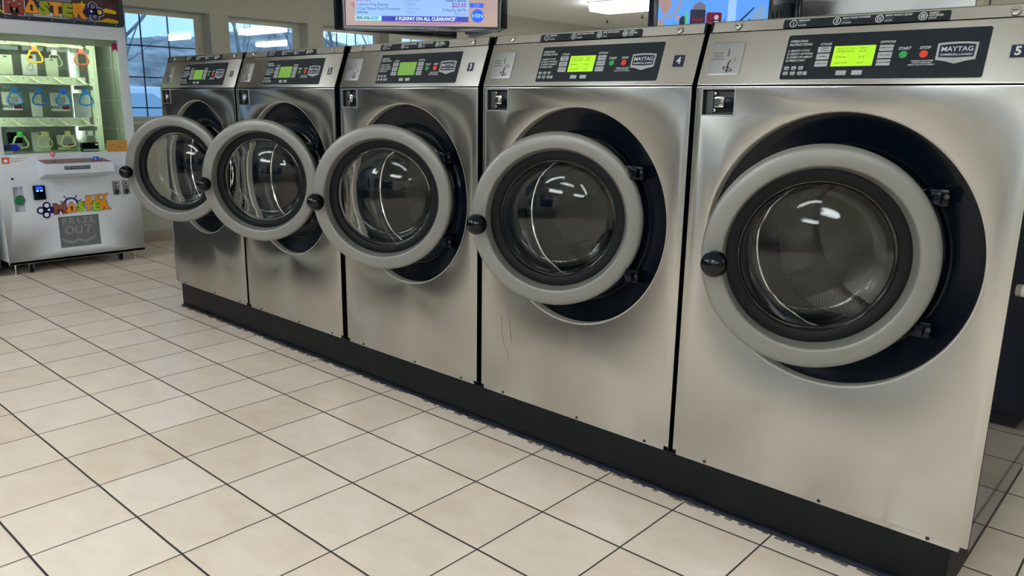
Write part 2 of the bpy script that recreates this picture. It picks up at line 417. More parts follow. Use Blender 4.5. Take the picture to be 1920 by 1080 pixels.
# sprinkler heads
def sprinkler(x, y, lab):
    t = thing('sprinkler_head', lab, 'sprinkler', (x, y, ZC), 0, 'sprinkler heads on the ceiling')
    m = MB(); m.lathe([(0, -.004), (.035, -.004), (.038, 0)], LAMPW, 20, 'z'); m.build('escutcheon', t)
    m = MB(); m.lathe([(.010, 0), (.010, -.03), (.022, -.034), (.022, -.04), (0, -.042)], DARKMETAL, 16, 'z'); m.build('nozzle', t)
sprinkler(-5.40, 7.0, 'small dark sprinkler head on the ceiling, the farther and lower of two')
sprinkler(-4.68, 6.77, 'small dark sprinkler head on the ceiling, right below the lit fixture')

# ------------------------------------------------------------------ the washers
ZB, ZK = .1757, 1.3726
W_ = .899
MX = [-3.692, -2.7745, -1.8378, -.9134, 0.0]
ANG = [35.0, 35.0, 34.0, 30.0, 29.0]
DC = [(.478, -.168), (.457, -.156), (.482, -.152), (.459, -.106), (.475, -.137)]
CX, CZ, CR = .452, .917, .389
SL = Vector((0, .058, .1556)); SLF = Fr((0, 0, ZK), (1, 0, 0), SL)
TPF = Fr((0, .058, ZK+.1556), (1, 0, 0), (0, .011, .034))

def make_washer():
    t = thing('washing_machine', 'x', 'washing machine', (0, 0, 0), 0, 'front-loading washing machines in the row')
    # --- front panel with the round and the square opening
    m = MB(); m.flat(FRONT, [rrect(.002, ZB, W_-.002, ZK-.003, .003), circ(CX, CZ, CR, 128), rrect(.024, 1.286, .129, 1.362)], .003, STEEL, w0=-.003, bevel=.0008)
    m.build('front_panel', t)
    m = MB(); m.lathe([(CR+.001, -.0005), (CR-.0015, .000), (CR-.004, .003), (CR-.005, .012), (CR-.0055, .030)], FLANGE, 128, 'y', (CX, 0, CZ)); m.build('opening_flange', t)
    m = MB(); m.box((.012, .004, ZB-.019), (W_-.022, .02, ZB), STEEL, .001)
    for x in (.12, .5, .80): m.lathe([(0, -.003), (.005, -.002), (.006, 0)], DARKMETAL, 10, 'y', (x, .004, ZB-.009))
    m.build('bottom_lip', t)
    # --- body shell
    D = 1.12
    for x0, x1 in ((.0, .008), (W_-.008, W_)):
        m = MB()
        pr = [(.004, ZB-.01), (.004, ZK), (.060, ZK+.155), (.070, ZK+.188), (D, ZK+.188), (D, ZB-.01)]
        m.add([(x0, y, z) for y, z in pr]+[(x1, y, z) for y, z in pr], [tuple(range(6)), tuple(range(6, 12))]+[(i, (i+1) % 6, 6+(i+1) % 6, 6+i) for i in range(6)], SIDE)
        m.build('side_panel', t, smooth=False)
    m = MB(); m.box((.01, D-.01, ZB), (W_-.01, D, ZK+.18), BLACKM); m.box((.01, .02, ZB-.008), (W_-.01, D, ZB), BLACKM); m.build('back_panel', t, smooth=False)
    # --- slanted fascia and top strip
    m = MB(); m.flat(SLF, [rrect(.002, .003, W_-.002, .1655, .002)], .003, STEEL_TOP, w0=-.003, bevel=.0008); m.build('control_fascia', t)
    m = MB()
    pr = [(.0615, ZK+.1585), (.0715, ZK+.187), (.080, ZK+.1905), (D, ZK+.1905), (D, ZK+.183), (.080, ZK+.183)]
    for i in range(5):
        (y0, z0), (y1, z1) = pr[i], pr[i+1]
        m.add([(.002, y0, z0), (W_-.002, y0, z0), (W_-.002, y1, z1), (.002, y1, z1)], [(0, 1, 2, 3)], STEEL_TOP)
    for x in (.002, W_-.002): m.add([(x, y, z) for y, z in pr], [tuple(range(6))], STEEL_TOP)
    m.build('top_cover', t, smooth=False)
    for u, v in ((.090, .0185), (.8055, .0165)):
        m = MB(); o = TPF(u, v); 
        pf = [(.0, .006), (.0075, .0058), (.0105, .0035), (.0118, .0)]
        vs, fs = [], []; n = 24
        for r, h in pf:
            for j in range(n): a = 2*PI*j/n; vs.append(TPF(u+r*math.cos(a), v+r*math.sin(a), h+.0006))
        for i in range(3):
            for j in range(n): fs.append((i*n+j, i*n+(j+1) % n, (i+1)*n+(j+1) % n, (i+1)*n+j))
        m.add(vs, fs, CHROME)
        m.flat(TPF, [rrect(u-.006, v-.0012, u+.006, v+.0012)], .001, DARKMETAL, w0=.0062); m.build('cap_screw', t)
    # --- detergent label on the top strip
    m = MB(); m.flat(TPF, [rrect(.2318, .0036, .6645, .0285, .004)], .0006, OVERLAY, w0=.0006); lab = m.build('detergent_label', t, smooth=False)
    m = MB(); w0 = .0013
    for k, (u, a, b_, c) in enumerate(((.261, 'PREWASH', '', 'POWDER'), (.3835, 'MAIN WASH POWDER', '', 'TIDE'), (.4945, 'MAIN WASH LIQUID', '', 'LIQUID'), (.601, 'FABRIC', 'SOFTENER', 'LIQUID'))):
        if b_ == '' and c == 'TIDE': c = 'POWDER'
        m.flat(TPF, [circ(u, .0162, .0108, 28), circ(u, .0162, .0088, 28)], .0003, WHITE_INK, w0)
        if k < 3:
            for q in range(k+1):
                uu = u+(q-k/2)*.0042; m.flat(TPF, [rrect(uu-.0009, .0102, uu+.0009, .0222)], .0003, WHITE_INK, w0)
        else:
            for q in range(6):
                a0 = q*PI/3; m.flat(TPF, [circ(u+.0048*math.cos(a0), .0162+.0048*math.sin(a0), .0019, 10)], .0003, WHITE_INK, w0)
            m.flat(TPF, [circ(u, .0162, .002, 10)], .0003, WHITE_INK, w0)
        m.text(TPF, a, u+.0135, .0232, .0072, WHITE_INK, w0, .0003, 'LEFT', .25, .02)
        if b_: m.text(TPF, b_, u+.0135, .0165, .0072, WHITE_INK, w0, .0003, 'LEFT', .25, .02)
        else: m.flat(TPF, [rrect(u+.0135, .0165, u+.037, .0170)], .0003, SILVER_INK, w0)
        m.text(TPF, c, u+.0135, .0098, .0058, WHITE_INK, w0, .0003, 'LEFT', .25, .01)
    m.build('label_print', lab, smooth=False)
    # --- coin plate
    m = MB(); m.flat(SLF, [rrect(.0255, .0325, .1290, .1358, .006)], .0015, PLATE, w0=.0003, bevel=.0004); cp = m.build('coin_plate', t)
    m = MB(); fr = SLF
    m.flat(fr, [rrect(.0812, .0895, .0842, .1145)], .0006, DARK_INK, .0018)
    m.flat(fr, [rrect(.0868, .040, .0912, .073)], .0008, DARK_INK, .0018)
    m.flat(fr, [[(.0895+.0165*math.cos(a*PI/12), .0505+.0062*math.sin(a*PI/12)-.25*.0165*math.cos(a*PI/12)) for a in range(24)], [(.0895+.0125*math.cos(a*PI/12), .0505+.0040*math.sin(a*PI/12)-.25*.0125*math.cos(a*PI/12)) for a in range(24)]], .0008, DARKMETAL, .0018)
    m.flat(fr, [[(.0900, .0725), (.0965, .0745), (.1000, .0800), (.0975, .0805), (.0900, .0770)]], .0006, DARK_INK, .0018)
    m.build('coin_slot', cp, smooth=False)
    m = MB(); vs, fs = [], []; n = 20; pf = [(.0, .007), (.0055, .006), (.0078, .002), (.0082, 0)]
    for r, h in pf:
        for j in range(n): a = 2*PI*j/n; vs.append(SLF(.1035+r*math.cos(a), .0765+r*math.sin(a), h+.0018))
    for i in range(3):
        for j in range(n): fs.append((i*n+j, i*n+(j+1) % n, (i+1)*n+(j+1) % n, (i+1)*n+j))
    m.add(vs, fs, CHROME); m.build('return_button', cp)
    m = MB()
    for k, s_ in enumerate(('DOLLAR', 'TOKENS', 'ACCEPTED')): m.text(fr, s_, .034+.002*k*0, .101-.0098*k, .0082, SILVER_INK if False else DARKMETAL, .0018, .0002, 'LEFT')
    m.build('plate_print', cp, smooth=False)
    # --- control overlay
    m = MB(); m.flat(SLF, [rrect(.2566, .0150, .7682, .1485, .007)], .0006, SILVER_INK, w0=.0003)
    m.flat(SLF, [rrect(.2582, .0166, .7666, .1469, .006)], .0006, OVERLAY, w0=.0006); ov = m.build('control_overlay', t, smooth=False)
    w0 = .0013
    m = MB(); m.flat(SLF, [rrect(.3945, .0520, .5032, .1096)], .0004, LCD, w0); dsp = m.build('display', ov, smooth=False)
    m = MB()
    for v, a, b_ in ((.1015, 'SELECT CYCLE', 'PRICE'), (.0935, 'POWER WASH', '$5.00'), (.0775, 'NORMAL', '$5.00'), (.0610, 'DELICATES', '$5.00')):
        m.text(SLF, a, .402, v, .0072, INK_LCD, w0+.0005, .0002, 'LEFT'); m.text(SLF, b_, .463, v, .0072, INK_LCD, w0+.0005, .0002, 'LEFT')
    m.build('display_text', ov, smooth=False)
    for (u, vv) in ((.3675, (.1013, .0811, .0607)), (.5300, (.1001, .0803, .0602))):
        for k, v in enumerate(vv):
            m = MB(); m.flat(SLF, [rrect(u-.0175, v-.0082, u+.0175, v+.0082, .0012)], .0005, GREY_KEY, w0)
            tx = (('POWER', 'WASH'), ('NORMAL',), ('DELICATES',))[k] if u < .5 else (('SUPERWASH',), ('PRE-WASH',), ('EXTRA RINSE',))[k]
            for q, s_ in enumerate(tx): m.text(SLF, s_, u, v+(.0032-.0064*q if len(tx) > 1 else 0), .0058, NAVY_INK, w0+.0006, .0002, 'CENTER', .2, .01)
            m.build('soft_key', ov, smooth=False)
    for u in (.427, .4687):
        m = MB(); m.flat(SLF, [rrect(u-.0135, .0272, u+.0135, .0400, .0012)], .0005, GREY_KEY, w0)
        m.flat(SLF, [rrect(u-.009, .0330, u+.009, .0342)], .0002, SILVER_INK, w0+.0006); m.build('arrow_key', ov, smooth=False)
    for nm, u, mm in (('start_button', .5748, START_G), ('stop_button', .6235, STOP_R)):
        m = MB(); m.flat(SLF, [circ(u, .0803, .0098, 32)], .0008, mm, w0); m.build(nm, ov, smooth=False)
    m = MB(); K = dict(t=.0002, shear=.25)
    m.text(SLF, 'OPERATING', .2650, .1280, .0092, WHITE_INK, w0, .0002, 'LEFT', .25, .015); m.text(SLF, 'INSTRUCTIONS', .2650, .1180, .0092, WHITE_INK, w0, .0002, 'LEFT', .25, .015)
    for k, s_ in enumerate(('1) SELECT CYCLE', '2) SELECT OPTIONS', '3) INSERT PAYMENT', '4) PRESS START')): m.text(SLF, s_, .2640, .1003-.0096*k, .0082, WHITE_INK, w0, .0002, 'LEFT', .25, .012)
    m.text(SLF, 'CYCLES', .3685, .1168, .0090, WHITE_INK, w0, .0002, 'CENTER', .25, .015); m.text(SLF, 'OPTIONS', .5300, .1165, .0090, WHITE_INK, w0, .0002, 'CENTER', .25, .015)
    m.text(SLF, 'START', .5755, .0968, .0105, WHITE_INK, w0, .0002, 'CENTER', .1, .02); m.text(SLF, 'STOP', .6240, .0968, .0105, WHITE_INK, w0, .0002, 'CENTER', .1, .02)
    for k, s_ in enumerate(('PRESSING STOP AFTER', 'CYCLE STARTS MAY', 'RESULT IN LOST PAYMENT')): m.text(SLF, s_, .6235, .0622-.0052*k, .0052, WHITE_INK, w0, .0002, 'CENTER', .2, .01)
    for v, us in ((.0495, (.2724, .2930, .3133)), (.0342, (.2726, .2930, .3140, .3300))):
        for u in us:
            h = .007 if u != .3300 else .004
            m.flat(SLF, [[(u-.0078, v+.001), (u-.005, v+.0058), (u-h*.2, v+.0045), (u+h*.7, v+.0060), (u+h, v+.001), (u+h*.75, v-.0052), (u-.0055, v-.0052)]], .0002, SILVER_INK, w0)
            if u != .3300: m.flat(SLF, [rrect(u-.0035, v-.0025, u+.003, v-.0005)], .0002, OVERLAY, w0+.0003)
    m.build('overlay_print', ov, smooth=False)
    # --- badge
    u0, v0 = .6545, .0640
    outer = [(.6530, .1065), (.6760, .1088), (.6985, .1095), (.7210, .1088), (.7440, .1065), (.7432, .0640), (.7215, .0600), (.6985, .0530), (.6755, .0600), (.6538, .0640)]
    inner = [(.6578, .1022), (.6780, .1044), (.6985, .1050), (.7190, .1044), (.7392, .1022), (.7386, .0700), (.7190, .0690), (.6985, .0680), (.6780, .0690), (.6584, .0700)]
    m = MB(); m.flat(SLF, [outer, inner], .0012, SILVER_INK, w0, bevel=.0003); m.flat(SLF, [inner], .0005, NAVY_INK, w0)
    m.text(SLF, 'MAYTAG', .6985, .0905, .0172, WHITE_INK, w0+.0006, .0003, 'CENTER', 0, .008, sx=1.05)
    m.text(SLF, 'COMMERCIAL LAUNDRY', .6985, .0765, .0062, WHITE_INK, w0+.0006, .0003, 'CENTER', .1, .02, sx=1.05)
    m.build('maker_badge', t, smooth=False)
    # --- lock in its recess
    m = MB(); a, b_, c, d = .024, .129, 1.286, 1.362
    m.add([(a, 0, c), (b_, 0, c), (b_, 0, d), (a, 0, d), (a+.003, .022, c+.003), (b_-.003, .022, c+.003), (b_-.003, .022, d-.003), (a+.003, .022, d-.003)],
          [(0, 1, 5, 4), (1, 2, 6, 5), (2, 3, 7, 6), (3, 0, 4, 7), (4, 5, 6, 7)], DARKMETAL)
    m.flat(FRONT, [rrect(a-.003, c-.003, b_+.003, d+.003, .003), rrect(a, c, b_, d, .001)], .002, PLATE, .0002)
    m.box((a+.004, .016, c+.004), (a+.028, .022, d-.004), mat('lock_grey', (.09, .10, .11), .4, .5))
    m.box((a+.036, .010, c+.012), (b_-.008, .022, c+.052), BLACK, .006)
    lk = m.build('lock_recess', t)
    m = MB(); m.lathe([(0, -.012), (.010, -.012), (.0135, -.008), (.0140, .012)], CHROME, 28, 'y', (.078, .006, 1.324))
    m.box((.062, .002, 1.308), (.094, .012, 1.341), CHROME, .006); m.box((.0768, -.0065, 1.318), (.0792, -.0055, 1.331), DARK_INK); m.build('lock_cylinder', lk)
    for z in (1.3, 1.349):
        m = MB(); m.lathe([(0, -.004), (.004, -.003), (.005, .003)], CHROME, 14, 'y', (.060, .014, z)); m.build('rivet', lk)
    # --- black dish around the drum opening
    m = MB(); S = [(CR-.0055, .029), (CR-.011, .030), (CR-.020, .032), (CR-.038, .038), (CR-.060, .044), (.308, .048), (.302, .040), (.296, .040), (.290, .052), (.275, .062), (.262, .066), (.250, .064)]
    m.lathe(S, BLACK, 128, 'y', (CX, 0, CZ)); di = m.build('door_surround', t, angle=50)
    m = MB(); m.lathe([(.250, .064), (.246, .058), (.240, .058), (.236, .064), (.232, .085), (.230, .15), (.232, .20)], BLACK, 96, 'y', (CX, 0, CZ)); m.build('door_boot', t, angle=60)
    m = MB(); m.lathe([(.244, .0575), (.2415, .0545), (.2385, .0575)], CHROME, 96, 'y', (CX, 0, CZ)); m.build('opening_rim', t)
    # --- drum
    n, y0, y1, r = 72, .20, .78, .355
    me_v, me_f, uvs = [], [], []
    for j in range(n+1):
        a = 2*PI*j/n
        for y in (y0, y1): me_v.append((CX+r*math.cos(a), y, CZ+r*math.sin(a)))
    me = bpy.data.meshes.new('drum'); me.from_pydata(me_v, [], [(2*j, 2*j+2, 2*j+3, 2*j+1) for j in range(n)])
    uv = me.uv_layers.new(name='UVMap')
    for p in me.polygons:
        j = p.index
        for li, (uu, vv) in zip(p.loop_indices, ((j/n, 0), ((j+1)/n, 0), ((j+1)/n, 1), (j/n, 1))): uv.data[li].uv = (uu, vv)
    me.polygons.foreach_set('use_smooth', [True]*len(me.polygons)); me.materials.append(DRUM); me.update()
    dr = bpy.data.objects.new('drum', me); C.objects.link(dr); dr.parent = t
    m = MB(); m.lathe([(.355, .20), (.30, .190), (.240, .186)], DRUMP, 72, 'y', (CX, 0, CZ)); m.build('drum_front', dr)
    m = MB(); m.lathe([(.355, .78), (.34, .80), (.20, .80), (.16, .78), (.04, .775), (0, .775)], DRUMP, 72, 'y', (CX, 0, CZ)); m.build('drum_back', dr)
    for k in range(3):
        a = math.radians(-141+120*k); ur = Vector((math.cos(a), 0, math.sin(a))); ta = Vector((-math.sin(a), 0, math.cos(a))); c0 = Vector((CX, 0, CZ))
        m = MB(); sec = [(.352, -.055), (.30, -.028), (.275, -.014), (.268, 0), (.275, .014), (.30, .028), (.352, .055)]; vs = []
        for y in (.205, .775): vs += [c0+ur*rr+ta*tt+Vector((0, y, 0)) for rr, tt in sec]
        q = len(sec); m.add(vs, [(i, i+1, q+i+1, q+i) for i in range(q-1)]+[tuple(range(q)), tuple(range(q, 2*q))], DRUMP); m.build('drum_lifter', dr)
    # --- hinge brackets on the dish
    for z in (CZ+.175, CZ-.175):
        m = MB(); m.box((.680, .010, z-.022), (.732, .046, z+.022), BLACK, .006); m.box((.692, -.008, z-.016), (.718, .014, z+.016), BLACK, .005)
        m.lathe([(0, -.003), (.006, -.002), (.0075, .001)], DARKMETAL, 14, 'y', (.728, .005, z+.004)); m.build('hinge_bracket', t)
    # --- the door itself: ring (origin in its centre), gasket, glass bowl, knob, hinge arms
    m = MB(); m.lathe([(.272, .056), (.294, .050), (.3015, .038), (.3035, .020), (.3030, .006), (.3005, -.001), (.296, -.0050), (.288, -.0075), (.272, -.0092), (.258, -.0095), (.2515, -.0088), (.2480, -.0068), (.2465, -.003), (.2430, .010), (.2370, .034), (.237, .056)], RING, 144, 'y', closed=True)
    d = m.build('door', t, angle=60)
    m = MB(); m.lathe([(.2385, .030), (.235, .029), (.212, .031), (.2065, .034), (.205, .042), (.206, .060), (.236, .060)], GASKET, 120, 'y', closed=True); m.build('door_gasket', d, angle=45)
    m = MB(); outp = [(.2085, .044), (.2045, .046), (.202, .056), (.198, .090), (.186, .112), (.172, .125), (.160, .1265), (.12, .113), (.06, .101), (.0, .097)]
    inn = [(.0, .091), (.06, .095), (.118, .107), (.158, .1205), (.170, .119), (.180, .108), (.192, .088), (.196, .055), (.199, .043), (.2065, .040)]
    m.lathe(outp+inn, GLASS, 120, 'y', closed=False)
    n = 120; a0 = 0; b0 = (len(outp+inn)-1)*n
    m.f += [(a0+j, a0+(j+1) % n, b0+(j+1) % n, b0+j) for j in range(n)]; m.m += [0]*n
    m.build('door_glass', d, angle=80)
    m = MB(); kx = -.268
    m.lathe([(.012, -.006), (.012, -.026), (.020, -.032)], KNOB, 24, 'y', (kx, 0, -.018))
    pf = [(.0365*math.sin(a*PI/14), -.052-.0365*math.cos(a*PI/14)) for a in range(15)]; pf[0] = (0, pf[0][1]); pf[-1] = (0, pf[-1][1])
    m.lathe(pf, KNOB, 32, 'y', (kx, 0, -.018)); m.build('door_knob', d)
    for z in (.175, -.175):
        m = MB(); m.box((.205, .044, z-.018), (.262, .062, z+.018), BLACK, .004); m.build('hinge_arm', d)
    m = MB(); m.box((-.200, .0325, -.105), (-.190, .0345, -.090), mat('paper_tag', (.7, .68, .6), .6)); m.build('glass_tag', d)
    return t
def number_mesh(t, n):
    m = MB(); u, v = .8300, .0820
    m.flat(SLF, [rrect(u-.0190, v-.0205, u+.0190, v+.0180, .004)], .0006, SILVER_INK if n != 4 else NAVY_INK, .0004)
    m.flat(SLF, [rrect(u-.0155, v-.0172, u+.0155, v+.0150, .002)], .0006, NAVY_INK, .0008)
    m.text(SLF, str(n), u, v-.001, .030, WHITE_INK, .0014, .0003, 'CENTER', 0, .03)
    return m.build('number_plate', t, smooth=False)

WL = ['stainless washing machine number 1, the farthest, at the windows end of the row',
      'stainless washing machine number 2, dark and bluish, second from the windows',
      'stainless washing machine number 3, in the middle of the row',
      'stainless washing machine number 4, second nearest, with faint drip stains below its door',
      'stainless washing machine number 5, the nearest, with its glossy black side exposed']
w0_ = make_washer()
washers = [w0_]+[copy_tree(w0_) for _ in range(4)]
order = [4, 3, 2, 1, 0]
for o, i in zip(washers, order):
    o.location = (MX[i], 0, 0); o['label'] = WL[i]
    d = child(o, 'door')[0]; d.location = (DC[i][0], DC[i][1], .918); d.rotation_euler = (0, 0, math.radians(ANG[i]))
    # the hinge arm reaches from the ring to the bracket
    number_mesh(o, i+1)
    if i < 3:
        ovl = child(o, 'control_overlay')[0]; ds = child(ovl, 'display')[0]
        ds.data = ds.data.copy(); ds.data.materials[0] = LCD_D
        for k in child(ovl, 'display_text'): bpy.data.objects.remove(k)
for i in range(5):      # hinge links, one pair per machine, bent to its own door angle
    o = washers[order.index(i)]; th = math.radians(ANG[i]); ux = Vector((math.cos(th), math.sin(th), 0)); uy = Vector((-math.sin(th), math.cos(th), 0))
    c = Vector((DC[i][0], DC[i][1], .918))
    for z in (.175, -.175):
        m = MB(); p = c+ux*.235+uy*.052+Vector((0, 0, z)); q = Vector((.706, -.004, .918+z))
        m.tube([p, p.lerp(q, .5)+uy*.012, q], [.011, .013, .011], BLACK, 8); m.build('hinge_link', o)

m = MB(); m.lathe([(0, .014), (.013, .013), (.016, .010), (.016, 0)], mat('white_plastic_stud', (.62, .60, .55), .4), 20, 'x', (W_, .156, .857)); m.build('side_stud', washers[0])
STAIN = mat('dried_drip', (.20, .17, .14), .55, .3, var=.2)
m = MB()
for P in ([(.113, .490), (.114, .43), (.128, .372), (.150, .340), (.150, .315)], [(.142, .52), (.156, .46), (.166, .385)], [(.150, .49), (.163, .43), (.168, .40)]):
    for (a, b), (c, d) in zip(P, P[1:]): m.flat(FRONT, [[(a-.0011, b), (a+.0011, b), (c+.0011, d), (c-.0011, d)]], .0002, STAIN, .0002)
m.build('drip_stain', washers[order.index(3)], smooth=False)

# plinth under the row
m = MB(); PX0, PX1 = -3.655, .857
m.box((PX0, .016, 0), (PX1, 1.10, ZB-.0205), PLINTH, .003)
pl = tag(m.build('machine_plinth'), 'long low black plinth under the whole row of washing machines', 'plinth')
m = MB(); random.seed(3); pts = []
x = PX0
while x < PX1: pts.append((x, .012+random.uniform(-.003, .003), .004+random.uniform(-.002, .003))); x += .03
m.tube(pts, [.009+random.uniform(-.002, .003) for _ in pts], CAULK, 8); m.build('caulk_bead', pl)
m = MB(); random.seed(5)
for k in range(260):
    x = random.uniform(PX0, PX1); s_ = random.uniform(.001, .004)
    m.box((x-s_*3, -.002-random.random()*.008-s_, 0), (x+s_*3, .006, s_*.7), GRIME, s_*.2, seg=1)
o = m.build('floor_grime', pl); o['kind'] = 'stuff'

# ------------------------------------------------------------------ prize cabinet ("key" game)
OR_ = mat('logo_orange', (.85, .33, .02), .4); GR_ = mat('logo_lime', (.36, .62, .02), .4); OL_ = mat('logo_olive', (.33, .38, .01), .4)
BR_ = mat('logo_brown', (.28, .08, .045), .45, var=.25, scale=25); NV_ = mat('logo_navy', (.015, .012, .16), .35); WH_ = mat('logo_white', (.8, .8, .82), .4)
YE_ = mat('logo_yellow', (.80, .52, .02), .4); DR_ = mat('logo_dark_red', (.30, .06, .05), .45)
MARQ = mat('marquee_dark_art', (.075, .035, .035), .4, var=.5, scale=7); MARQG = mat('marquee_grey_art', (.22, .22, .26), .4, var=.25, scale=60)
FR_D = mat('marquee_frame_dark', (.03, .04, .065), .35)
GREYFLAP = mat('grey_flap', (.15, .16, .17), .35, var=.06); GREYTXT = mat('grey_flap_text', (.25, .26, .27), .45)
cab = thing('prize_cabinet', 'white key prize game cabinet with glass window and colourful cartoon lettering', 'arcade machine', (-5.35, 0, 0), PI/2)
HX = .4965
F0 = Fr((0, 0, 0))
m = MB()
m.flat(F0, [rrect(-HX, .082, HX, .886), rrect(-.137, .168, .164, .413), rrect(-.416, .474, -.346, .662)], .02, WHITEP, w0=-.02, bevel=.002)
m.box((-HX, .02, .082), (-HX+.02, .74, .886), WHITEP); m.box((HX-.02, .02, .082), (HX, .74, .886), WHITEP); m.box((-HX, .72, .082), (HX, .74, .886), WHITEP)
m.box((-HX, .0, .082), (HX, .74, .10), WHITEP); m.box((-HX, .02, .868), (HX, .74, .886), WHITEP)
m.build('cabinet_base', cab)
m = MB()
m.flat(F0, [rrect(-HX, .886, HX, 1.85), rrect(-.440, .892, .440, 1.752, .01)], .03, WHITEP, w0=-.03, bevel=.003)
m.box((-HX, .03, 1.752), (HX, .74, 1.85), WHITEP)
for s in (-1, 1):
    a, b = sorted((s*HX, s*(HX-.03)))
    m.box((a, .70, .886), (b, .74, 1.752), WHITEP); m.box((a, .03, .886), (b, .70, .93), WHITEP)
m.build('cabinet_window_frame', cab)
SIDEP = mat('side_glass_reflection', (.38, .42, .39), .25, var=.12, scale=3)  # opaque panel painted with the greenish reflection of the side glass
m = MB(); m.box((-.445, .012, .888), (.445, .017, 1.756), CLAWGLASS); m.build('front_glass', cab, smooth=False)
for s in (-1, 1):
    m = MB(); a, b = sorted((s*(HX-.012), s*(HX-.016))); m.box((a, .03, .93), (b, .70, 1.752), SIDEP)
    for z in (1.06, 1.29, 1.55): a2, b2 = sorted((s*(HX-.016), s*(HX-.018))); m.box((a2, .05, z), (b2, .68, z+.004), WHITEIN)
    m.build('side_panel', cab, smooth=False)
m = MB()
for s in (-1, 1):
    a, b = sorted((s*.440, s*.478)); m.box((a, .035, .89), (b, .055, 1.752), WHITEIN, .002)
m.box((.400, .055, .89), (.408, .062, 1.752), WHITEIN); m.box((-.478, .035, 1.70), (.478, .06, 1.752), WHITEIN)
m.box((-.478, .045, 1.744), (.478, .70, 1.752), WHITEIN)
m.box((.300, .28, .89), (.345, .31, 1.752), WHITEIN, .003); m.box((.352, .30, .89), (.372, .32, 1.752), WHITEIN, .003)
m.build('inner_frame', cab)
BACKM = mat('mirror_back', (.46, .52, .49), .15, .55, var=.1, scale=4)
m = MB(); m.box((-.478, .60, .89), (.345, .61, 1.744), BACKM); m.box((-.478, .04, .880), (.478, .70, .888), WHITEIN); m.build('inner_back', cab, smooth=False)
GBAR = mat('grey_prize_bar', (.13, .15, .17), .45); GUSS = mat('gusset_cream', (.70, .72, .56), .4)
for zt, zb in ((1.742, 1.685), (1.466, 1.405), (1.156, 1.088)):
    m = MB(); m.box((-.45, .262, zb+.01), (.262, .272, zt), WHITEIN, .001); m.box((-.45, .225, zb+.0), (.262, .275, zb+.012), WHITEIN, .002)
    for k in range(5):
        x = -.425+.165*k
        vs = [(x-.03, .262, zt-.008), (x+.03, .262, zt-.045), (x+.05, .262, zb+.012), (x-.005, .262, zb+.02), (x+.035, .205, zb+.002), (x+.105, .262, zb+.01)]
        m.add([(x-.045, .262, zt-.006), (x-.015, .262, zt-.006), (x+.03, .24, zb+.012), (x+.005, .23, zb+.012)], [(0, 1, 2, 3)], GUSS)
        m.add([(x+.005, .23, zb+.012), (x+.10, .235, zb+.012), (x+.06, .195, zb+.004), (x+.03, .195, zb+.004)], [(0, 1, 2, 3)], GUSS)
        for q in (0, .085):
            m.lathe([(0, -.002), (.004, 0)], DARKMETAL, 8, 'y', (x+q, .2615, zt-.018))
    m.build('prize_shelf', cab, smooth=False)
    m = MB()
    for k in range(4):
        x = -.262+.1665*k; m.box((x-.072, .235, zb-.035), (x+.066, .245, zb-.004), GBAR)
    m.build('key_rail', cab, smooth=False)
LEDM = mat('led_strip', (.9, 1, .9), .5, emit=18.0, ecol=(.88, 1.0, .80), var=0)
m = MB(); m.box((-.42, .06, 1.730), (.42, .085, 1.740), LEDM); m.box((.462, .058, .95), (.474, .064, 1.70), LEDM); m.box((-.474, .058, .95), (-.462, .064, 1.70), LEDM); m.build('led_strip', cab, smooth=False)
m = MB()
for k in range(5): m.box((-.44, .008, 1.742-.012*k), (-.378, .011, 1.749-.012*k), DARK_INK)
m.build('corner_vent', cab, smooth=False)
m = MB(); m.flat(F0, [rrect(.393, 1.668, .432, 1.728)], .001, mat('magenta_card', (.36, .012, .09), .4), -.010); m.flat(F0, [rrect(.403, 1.668, .423, 1.680)], .001, WH_, -.0085); m.build('magenta_sticker', cab, smooth=False)
# stickers
m = MB(); m.flat(F0, [rrect(.274, .894, .432, .983)], .001, mat('wooden_orange', (.62, .32, .07), .5, var=.25, scale=50), .0006)
for k in range(5): m.flat(F0, [rrect(.282, .905+.015*k, .424-.01*(k % 2), .909+.015*k)], .0004, mat('orange_line', (.42, .17, .03), .5), .0016)
m.build('orange_notice', cab, smooth=False)
m = MB(); m.flat(F0, [rrect(-.462, .832, -.290, .878)], .001, WH_, .0006); m.flat(F0, [rrect(-.462, .832, -.411, .878)], .0005, mat('sticker_orange', (.62, .12, .04), .5), .0016)
m.flat(F0, [circ(-.437, .853, .013, 16)], .0004, WH_, .0021); m.flat(F0, [rrect(-.407, .866, -.30, .869), rrect(-.407, .850, -.32, .8525), rrect(-.407, .843, -.35, .845)], .0004, DARK_INK, .0016)
m.build('info_sticker', cab, smooth=False)
# marquee
m = MB(); m.box((-HX, .02, 1.85), (HX, .52, 2.12), FR_D, .004)
m.flat(F0, [rrect(-HX, 1.851, HX, 2.14, .035), rrect(-HX+.022, 1.873, HX-.022, 2.118, .02)], .03, FR_D, w0=-.022, bevel=.003)
m.build('marquee_box', cab)
m = MB(); m.flat(F0, [rrect(-HX+.02, 1.871, HX-.02, 2.12, .02)], .004, MARQ, -.016); mq = m.build('marquee_panel', cab, smooth=False)
m = MB(); w = -.0115
m.flat(F0, [[(-.225, 1.873), (-.215, 1.925), (.30, 1.905), (.34, 1.93), (.31, 1.873)]], .001, MARQG, w)
m.flat(F0, [rrect(-.135, 1.883, .115, 1.915, .012)], .001, WH_, w+.001); m.flat(F0, [rrect(-.125, 1.889, .105, 1.892)], .0005, DARK_INK, w+.002)
m.flat(F0, [[(.345, 1.965), (.375, 1.984), (.44, 1.972), (.458, 1.958), (.44, 1.945), (.36, 1.952)]], .001, YE_, w)
